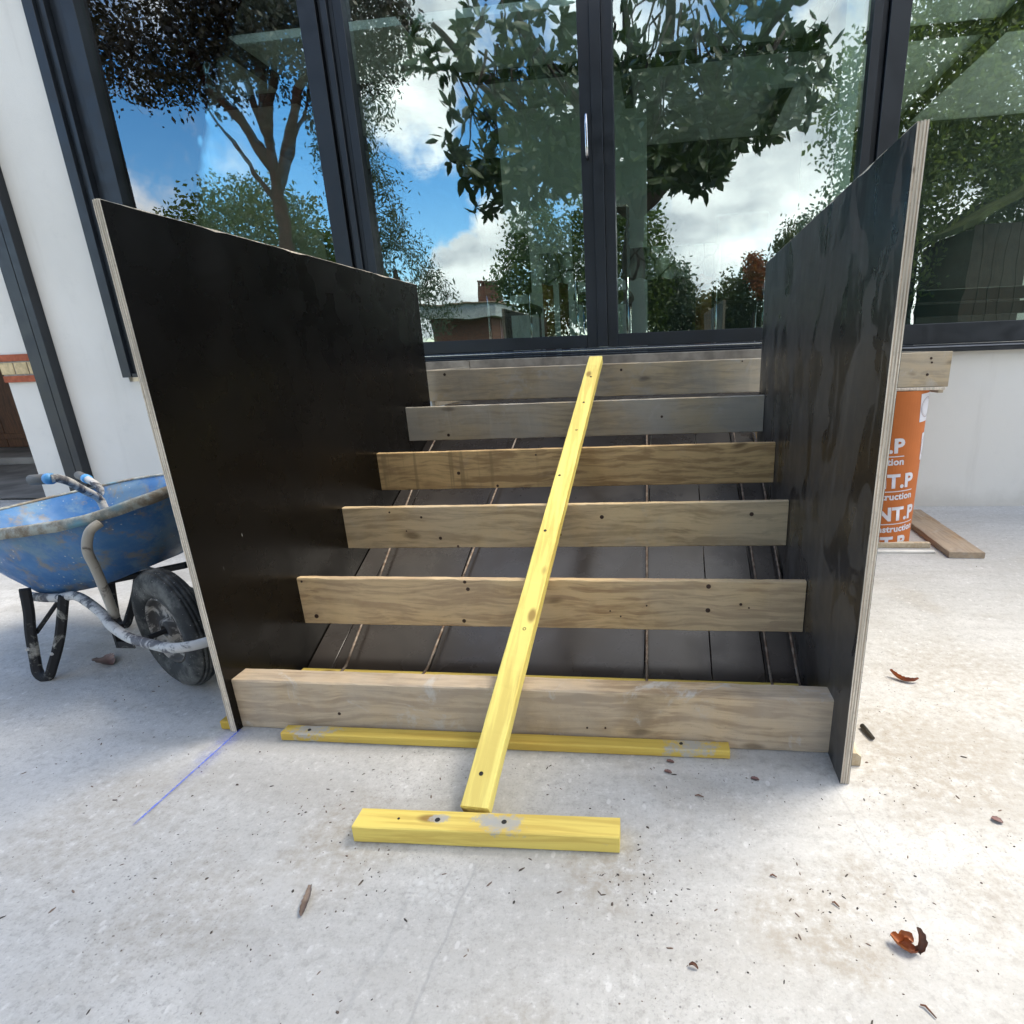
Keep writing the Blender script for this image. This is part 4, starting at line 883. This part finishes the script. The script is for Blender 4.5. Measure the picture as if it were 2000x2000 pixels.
curled([(.446, .888, .006), (.458, .888, .014), (.468, .882, .012)], .013, .8, 'lobe', orl, None, par=lf)
GL = 'dry leaves fallen on the concrete'
curled([(.770, 1.885, .022), (.785, 1.868, .008), (.803, 1.850, .003), (.830, 1.842, .006), (.850, 1.848, .014)], .013, .9, 'dry_leaf', orl, 'twisted red-brown dry leaf on the concrete right of the right panel', 'leaf', GL)
curled([(-.757, .905, .004), (-.748, .882, .003), (-.742, .862, .004), (-.737, .842, .003), (-.734, .832, .004)], .009, .7, 'bark_strip', gyl, 'narrow grey bark strip lying on the concrete at the lower left', 'bark strip')
curled([(-2.215, 1.835, .004), (-2.18, 1.81, .012), (-2.15, 1.795, .012), (-2.115, 1.785, .004)], .035, .35, 'dry_leaf', leafmat('brown_red_leaf', (.20, .11, .085), (.12, .06, .05)), 'broad flat red-brown leaf on the concrete under the wheelbarrow', 'leaf', GL)
curled([(.052, .806, .003), (.060, .805, .007), (.068, .801, .002)], .004, .8, 'dark_flake', brl, 'tiny black leaf flake on the concrete at the bottom centre right', 'flake')
curled([(.775, 1.232, .003), (.783, 1.224, .004), (.793, 1.216, .003)], .0085, .3, 'chip', pkl, 'small reddish chip on the concrete far right below the brown leaf', 'chip')
for (x, y), lb in (((.025, 1.378), 'reddish chip right in front of the right end of the low yellow batten'), ((.018, 1.335), 'reddish chip a little further out from the low yellow batten'), ((.245, 1.325), 'thin brown chip on the concrete in front of the beam, left of the right panel')):
    curled([(x-.010, y+.004, .002), (x, y, .003), (x+.010, y-.004, .002)], .006, .2, 'chip', pkl, lb, 'chip', 'reddish chips on the concrete')
for (x, y, dx, dy), lb in (((.085, 1.250, .022, -.004), 'black curled twig on the concrete in front of the beam'), ((.232, 1.02, .014, -.003), 'thin dark twig on the concrete left of the earth stain'), ((.44, .775, .018, -.020), 'thin dark twig on the concrete below the orange leaf'), ((.345, .965, .012, -.01), 'short twig on the concrete beside the earth stain')):
    g = G(); g.tube([(x, y, .003), (x+dx*.4, y+dy*.2+.002, .0045), (x+dx, y+dy, .003)], [.0012, .002, .001], 6); tag(g.build('twig', brl), lb, 'twig', 'twigs on the concrete')
# two white cement lumps stuck on wood edges
# ------------------------------------------------------------------ garden behind the camera (seen mirrored in the glazing)
def foliage(name, a, b, tr=.35, sc_=1.2):
    m = M(name); o = m.obj(); f = m.noise(o, sc_, 4); f2 = m.noise(o, 23, 2)
    c = m.mix(m.rng(f, .35, .65), a, b); c = m.mix(m.math('MULTIPLY', m.rng(f2, .4, .6), .5), c, tuple(x*.55 for x in a))
    d = m.n('ShaderNodeBsdfPrincipled'); m.set(d.inputs['Base Color'], c); d.inputs['Roughness'].default_value = .42
    t_ = m.n('ShaderNodeBsdfTranslucent'); m.set(t_.inputs[0], m.mix(.5, c, (a[0]*1.6, a[1]*1.9, a[2]*.9)))
    x = m.n('ShaderNodeMixShader'); x.inputs[0].default_value = tr; m.t.links.new(d.outputs[0], x.inputs[1]); m.t.links.new(t_.outputs[0], x.inputs[2]); m.t.links.new(x.outputs[0], m.out.inputs[0]); return m.m
rs = np.random.RandomState(5)
def crown(centers, size, mat, par, origin, droop=.2, long=2.0, dirs=None, fold=True, name='crown'):
    n = len(centers); d = rs.normal(size=(n, 3)); d[:, 2] -= droop
    if dirs is not None: d = d*.45+dirs
    d /= np.linalg.norm(d, axis=1)[:, None]; s = rs.normal(size=(n, 3)); s -= (s*d).sum(1)[:, None]*d; s /= np.linalg.norm(s, axis=1)[:, None]; u = np.cross(s, d)
    L0 = (size*rs.uniform(.65, 1.25, n))[:, None]; W0 = L0/long/2; c = centers-np.array(origin)
    if fold:
        V = np.stack([c, c+d*L0*.35+s*W0+u*W0*.25, c+d*L0*.72+s*W0*.8+u*W0*.2, c+d*L0, c+d*L0*.72-s*W0*.8+u*W0*.2, c+d*L0*.35-s*W0+u*W0*.25], 1).reshape(-1, 3); k = 6
        idx = np.array([[0, 1, 2, 3], [0, 3, 4, 5]])
    else:
        V = np.stack([c, c+d*L0*.5+s*W0, c+d*L0, c+d*L0*.5-s*W0], 1).reshape(-1, 3); k = 4; idx = np.array([[0, 1, 2, 3]])
    F = (np.arange(n)*k)[:, None, None]+idx[None]; F = F.reshape(-1, 4)
    me = bpy.data.meshes.new(name); me.vertices.add(len(V)); me.vertices.foreach_set('co', V.ravel().astype(np.float32))
    me.loops.add(F.size); me.loops.foreach_set('vertex_index', F.ravel().astype(np.int32)); me.polygons.add(len(F)); me.polygons.foreach_set('loop_start', np.arange(0, F.size, 4, dtype=np.int32)); me.polygons.foreach_set('loop_total', np.full(len(F), 4, dtype=np.int32))
    me.update(); me.validate(); me.materials.append(mat); o = bpy.data.objects.new(name, me); COL.objects.link(o)
    o.parent = par; o['kind'] = 'stuff'; return o
bark = plain('bark', (.04, .03, .024), .9, .2, var=.4, sc_=8, bump=.01, bs=20); redbark = plain('reddish_bark', (.055, .024, .017), .9, .2, var=.4, sc_=8, bump=.01, bs=20)
def limb(g, p, q, r0_, r1_, k=6, wob=.08):
    p, q = Vector(p), Vector(q); ln = (q-p).length; pts = []
    for i in range(k+1): t_ = i/k; pts.append(p.lerp(q, t_)+mnoise.noise_vector(p*1.7+Vector((t_*3, 0, 0)))*wob*ln*math.sin(math.pi*t_))
    g.tube(pts, [r0_+(r1_-r0_)*i/k for i in range(k+1)], 8)
def blobs(spec, n, clump=.0):
    """leaf positions in ellipsoid clumps: (x,y,z,rx,ry,rz,weight)"""
    wts = np.array([s[3]*s[4]*s[5]*(s[6] if len(s) > 6 else 1) for s in spec]); wts /= wts.sum(); out = []
    for s, k in zip(spec, (wts*n).astype(int)):
        d = rs.normal(size=(k, 3)); d /= np.linalg.norm(d, axis=1)[:, None]; r_ = rs.uniform(.25, 1.0, k)**.45
        p = d*r_[:, None]*np.array(s[3:6]); p += rs.normal(size=(k, 3))*.06*np.array(s[3:6]); out.append(p+np.array(s[:3]))
    return np.concatenate(out)
def clumps(spec, nc, per, rad_, seed=0):
    c = blobs(spec, nc); c = np.repeat(c, per, 0); return c+rs.normal(size=c.shape)*rad_
# -- magnolia over the terrace: big leaves in rosettes
mag = thing('magnolia_tree', 'large magnolia with big glossy leaves behind the camera, mirrored in the sliding door', 'tree', (-.45, -2.0, 0))
g = G(); limb(g, (-.45, -2, -.05), (-.42, -1.95, 3.3), .20, .15, 8, .03)
ends = []
for q in ((-2.6, .6, 4.7), (-1.6, 1.4, 4.6), (.2, 1.2, 4.8), (1.4, .6, 4.6), (-.5, -1.0, 5.8), (-3.0, -1.6, 5.2), (2.2, -1.6, 5.2)):
    limb(g, (-.42, -1.95, 3.1), q, .10, .035, 8, .10); ends.append(q)
tips = []
def low(x, y):
    # underside of the crown, as seen against the sky
    xs = [-3.0, -2.3, -1.75, -1.2, -.6, .1, .45, .8, 1.2, 1.6, 2.2]; zs = [3.7, 3.1, 2.50, 2.65, 2.6, 2.6, 2.50, 2.95, 3.05, 3.15, 3.5]
    return float(np.interp(x, xs, zs))+max(0, (2.0-y))*.22
for i in range(1050):
    x = rs.uniform(-2.15, 1.55); y = rs.uniform(-1.9, 2.25); z0 = low(x, y)
    z = z0+abs(rs.normal())*.9 if i % 3 else z0+rs.uniform(0, .3)
    if y < 0 : z = max(z, 3.2+rs.uniform(0, 1.5))
    if z > 6: continue
    tips.append((x, y, z))
for x, y, z in ((-2.10, 2.0, 3.14), (-2.02, 2.0, 3.05), (-1.95, 2.05, 2.95), (-2.28, 2.0, 3.75), (-2.15, 2.0, 3.70), (-1.95, 2.0, 3.72), (-1.85, 2, 2.52), (-1.72, 2, 2.47), (.40, 2, 2.58), (.30, 2, 2.7), (.5, 2, 2.75), (-2.4, 1.9, 4.0), (-2.2, 1.9, 3.9)): tips.append((x, y, z))
tips = np.array(tips)
g2n = 0
for q in tips[::13]:
    e = min(ends, key=lambda e_: (Vector(e_)-Vector(q)).length); e = Vector(e); qq = Vector(q)
    if (e-qq).length > .05: limb(g, e.lerp(qq, .35), q, .014, .004, 4, .12)
g.build('trunk', bark, mag, smooth=True)
cl = []; dl = []
for q in tips:
    k = rs.randint(8, 13); ax_ = rs.normal(size=3)*.5+np.array([0, .1, .1])
    for j in range(k):
        dd_ = rs.normal(size=3); dd_ /= np.linalg.norm(dd_); cl.append(np.array(q)+rs.normal(size=3)*.02); dl.append(dd_+ax_*.4)
magm = foliage('magnolia_leaf', (.035, .055, .018), (.06, .09, .025), .25)
crown(np.array(cl),   .155, magm, mag, mag.location, 0, 2.6, np.array(dl))
# -- others
def tree(name, lab, base, h, trunkr, spec, nc, per, cr_, leaf, mat, bk_=None, limbs=(), long=2.0, fold=False, droop=.3, grp='garden trees mirrored in the glazing'):
    t = thing(name, lab, 'tree', base, grp); g = G(); limb(g, (base[0], base[1], base[2]-.1), (base[0]+.1, base[1], base[2]+h), trunkr, trunkr*.45, 8, .03)
    for a, b, r_ in limbs: limb(g, a, b, r_, r_*.35, 6, .08)
    g.build('trunk', bk_ or bark, t, smooth=True); crown(clumps(spec, nc, per, cr_), leaf, mat, t, base, droop, long, None, fold); return t
fol_mid = foliage('mid_green_leaf', (.065, .095, .022), (.11, .14, .032), .45); fol_olive = foliage('olive_leaf', (.065, .075, .025), (.10, .105, .04), .4); fol_dk = foliage('purple_brown_leaf', (.035, .025, .018), (.055, .045, .02), .25); fol_yel = foliage('light_green_leaf', (.14, .17, .04), (.20, .22, .06), .5); fol_grey = foliage('grey_green_leaf', (.07, .095, .06), (.10, .12, .075), .4); fol_red = foliage('red_leaf', (.25, .06, .02), (.32, .10, .03), .4)
tree('plum_tree', 'dark purple-leaved tree with forking red trunk mirrored in the left window', (-9.5, -7, -.06), 6.6, .26,
     [(-11.5, -7, 9.2, 2.6, 2.2, 1.9), (-9.3, -7, 9.9, 2.4, 2.2, 2.2), (-7.4, -6.8, 9.2, 1.9, 1.8, 2.3), (-8.3, -7.3, 7.6, 1.1, 1.0, 1.0), (-6.3, -6.7, 8.4, 1.0, 1.0, 1.2), (-10.6, -7, 7.9, 1.5, 1.0, .8), (-12.8, -7, 8.0, 1.2, 1.0, .8)], 3600, 11, .17, .13, fol_dk, redbark,
     [((-9.4, -7, 5.6), (-11.6, -7, 9.0), .16), ((-9.4, -7, 6.2), (-9.6, -7, 10.2), .15), ((-9.4, -7, 5.2), (-7.2, -6.9, 9.0), .14), ((-9.4, -7, 6.0), (-10.4, -7.1, 9.6), .10), ((-9.4, -7, 5.0), (-8.2, -7.2, 7.6), .08), ((-9.4, -7, 6.4), (-8.5, -7, 10.4), .1), ((-9.4, -7, 4.8), (-10.9, -7, 7.2), .07)])
tree('round_bush_tree', 'rounded green broadleaf tree beyond the plum trunk, mirrored low in the left window', (-13.8, -12.2, -.06), 3.5, .2,
     [(-13.8, -12.2, 4.6, 3.2, 2.4, 2.3), (-11.4, -12, 3.6, 1.6, 1.6, 1.8), (-16.2, -12.4, 4.0, 1.6, 1.6, 1.5)], 2600, 12, .16, .15, fol_mid)
tree('willow_tree', 'loose grey-green willow mirrored at the left of the sliding door', (-7.6, -9, -.06), 3.6, .14,
     [(-7.9, -9, 5.0, .85, .8, 1.5), (-7.2, -9, 3.6, .9, .8, 1.1), (-6.5, -8.9, 2.6, .7, .7, .9), (-8.6, -9.2, 6.8, .9, .8, 1.5), (-8.1, -9, 8.2, 1.2, .8, 1.5), (-7.2, -9.2, 9.0, 1.2, .8, .9)], 1500, 11, .13, .13, fol_grey, long=3.4, droop=1.0)
tree('oak_tree', 'tall dark green broadleaf tree mirrored just left of the door mullion', (-4.1, -12, -.06), 3.0, .2,
     [(-4.0, -12, 4.9, .9, .9, .9), (-4.4, -12, 3.6, 1.1, 1.0, 1.0), (-3.6, -12, 2.6, 1.2, 1.0, 1.0), (-2.4, -12, 3.6, 1.2, 1.0, 2.0), (-1.0, -12.2, 3.4, 1.3, 1.0, 2.4)], 2300, 11, .14, .15, fol_mid)
tree('poplar_tree', 'pale green tree mirrored behind the magnolia at the right of the mullion', (.6, -13, -.06), 2.0, .12,
     [(.2, -13, 2.7, .9, .9, 1.2), (1.6, -13.5, 2.0, 1.0, 1.0, .8)], 1200, 11, .14, .14, fol_grey)
tree('hedge_tree', 'dark bushy tree mirrored low beside the right black panel', (3.4, -12.5, -.06), 2.2, .14,
     [(3.2, -12.5, 2.6, 1.5, 1.1, 1.0), (4.4, -12.5, 3.6, 1.0, 1.0, 1.3), (2.0, -12.6, 1.9, 1.0, 1.0, .8)], 1500, 11, .14, .14, fol_olive)
tree('maple_tree', 'small red-leaved tree mirrored above the right black panel', (2.7, -11.4, -.06), 2.2, .08,
     [(2.75, -11.4, 3.35, .32, .3, .45), (3.0, -11.3, 2.8, .3, .3, .3)], 130, 10, .10, .12, fol_red)
tree('lime_tree', 'large light green tree mirrored across the right window', (5.4, -6.8, -.06), 4.0, .28,
     [(4.4, -6.6, 5.6, 1.1, 1.3, 1.5), (5.6, -6.8, 6.2, 1.7, 1.6, 1.9), (7.6, -7, 6.0, 2.0, 1.8, 2.2), (4.7, -6.5, 4.2, 1.2, 1.2, 1.0), (6.4, -6.7, 4.2, 1.6, 1.3, 1.1), (4.3, -6.6, 3.0, .8, 1.0, .7), (5.6, -6.6, 2.8, 1.3, 1.1, .9), (4.6, -8.2, 1.5, 1.5, 1.0, 1.5), (9.0, -7, 4.6, 1.8, 1.5, 2.6), (7.3, -6.8, 8.4, 2.3, 1.6, 1.6)], 4600, 12, .16, .14, fol_yel)
hd = thing('hedge', 'long low green hedge closing the garden behind the camera', 'hedge', (0, -16, 0))
sp = [(-24+2.4*i, -16+.4*math.sin(i*2.1), 1.0+.3*math.sin(i*1.3), 1.6, .8, 1.1+.25*math.sin(i*1.7)) for i in range(21) if not (-13 < -24+2.4*i < -6.2)]
crown(clumps(sp, 3200, 11, .14), .14, fol_mid, hd, (0, -16, 0), .2, 2.0, None, False)
# neighbouring brick house with chimney
nb = thing('brick_house', 'low brown brick house with a square chimney mirrored in the sliding door', 'house', (-9.2, -22, 0))
m = M('brown_brickwork'); o = m.obj()
bt = m.n('ShaderNodeTexBrick'); m.set(bt.inputs['Vector'], m.map((1, 1, 1), rot=(R(90), 0, 0))); bt.inputs['Scale'].default_value = 4.5; bt.inputs['Color1'].default_value = (.17, .07, .045, 1); bt.inputs['Color2'].default_value = (.11, .05, .035, 1); bt.inputs['Mortar'].default_value = (.2, .16, .13, 1); bt.inputs['Mortar Size'].default_value = .012
m.bsdf(bt.outputs[0], .9, .2); bw = m.m
g = G(); g.box((-10.9, -24, -.06), (-7.85, -20.0, 2.90)); g.build('wall', bw, nb)
g = G(); g.box((-11.2, -24.3, 2.903), (-7.55, -19.7, 3.48), .01); g.build('fascia', plain('grey_fascia', (.42, .43, .42), .7), nb)
g = G(); g.box((-11.3, -24.4, 3.483), (-7.45, -19.6, 3.55), .01); g.build('roof', plain('brown_roof_edge', (.30, .22, .16), .8), nb)
g = G(); g.box((-8.50, -21.0, 3.553), (-7.48, -20.0, 4.25)); 
for i in range(6): x = -8.50+i*.184; g.box((x, -20.12, 4.253), (x+.10, -20.0, 4.42)); g.box((x, -21.0, 4.253), (x+.10, -20.88, 4.42))
g.box((-8.52, -21.02, 4.423), (-7.46, -19.98, 4.50)); g.build('chimney', bw, nb)
for x in (): 
    g = G(); g.box((x, -19.998, 1.2), (x+.7, -19.96, 2.3), .01); fo = g.build('window', plain('white_frame', (.6, .6, .6), .5), nb); WORLD[fo.name] = WORLD[nb.name]
    g = G(); g.box((x+.06, -19.957, 1.26), (x+.64, -19.950, 2.24)); g.build('pane', plain('dark_pane', (.02, .025, .03), .05), fo)
# dark shed with mossy roof
sh = thing('garden_shed', 'dark timber shed with mossy roof mirrored low in the right window', 'shed', (7.3, -5.6, 0))
dw = wood('shed_wood', (.045, .028, .016), (.02, .013, .009), 41, 'Z', knots=0)
for i in range(16): x = 5.75+i*.21; g = G(); g.box((x, -4.63, -.05), (x+.2, -4.60, 3.1), .003); g.build('board', dw, sh)
g = G(); g.box((5.8, -7.0, -.05), (9.08, -4.64, 3.05)); g.build('shed_body', dw, sh)
moss = plain('mossy_roof', (.055, .06, .02), .95, .1, var=.5, sc_=5, bump=.03, bs=12)
g = G(); g.add([(5.45, -4.3, 3.05), (5.45, -7.2, 3.05), (7.6, -7.2, 4.25), (7.6, -4.3, 4.25), (5.45, -4.3, 2.95), (5.45, -7.2, 2.95), (7.6, -7.2, 4.13), (7.6, -4.3, 4.13), (9.6, -4.3, 3.05), (9.6, -7.2, 3.05), (9.6, -4.3, 2.95), (9.6, -7.2, 2.95)],
      [(0, 1, 2, 3), (4, 7, 6, 5), (0, 3, 7, 4), (3, 2, 9, 8), (7, 10, 11, 6), (3, 8, 10, 7), (0, 4, 5, 1), (8, 9, 11, 10), (1, 5, 6, 2), (2, 6, 11, 9)]); g.build('roof', moss, sh)
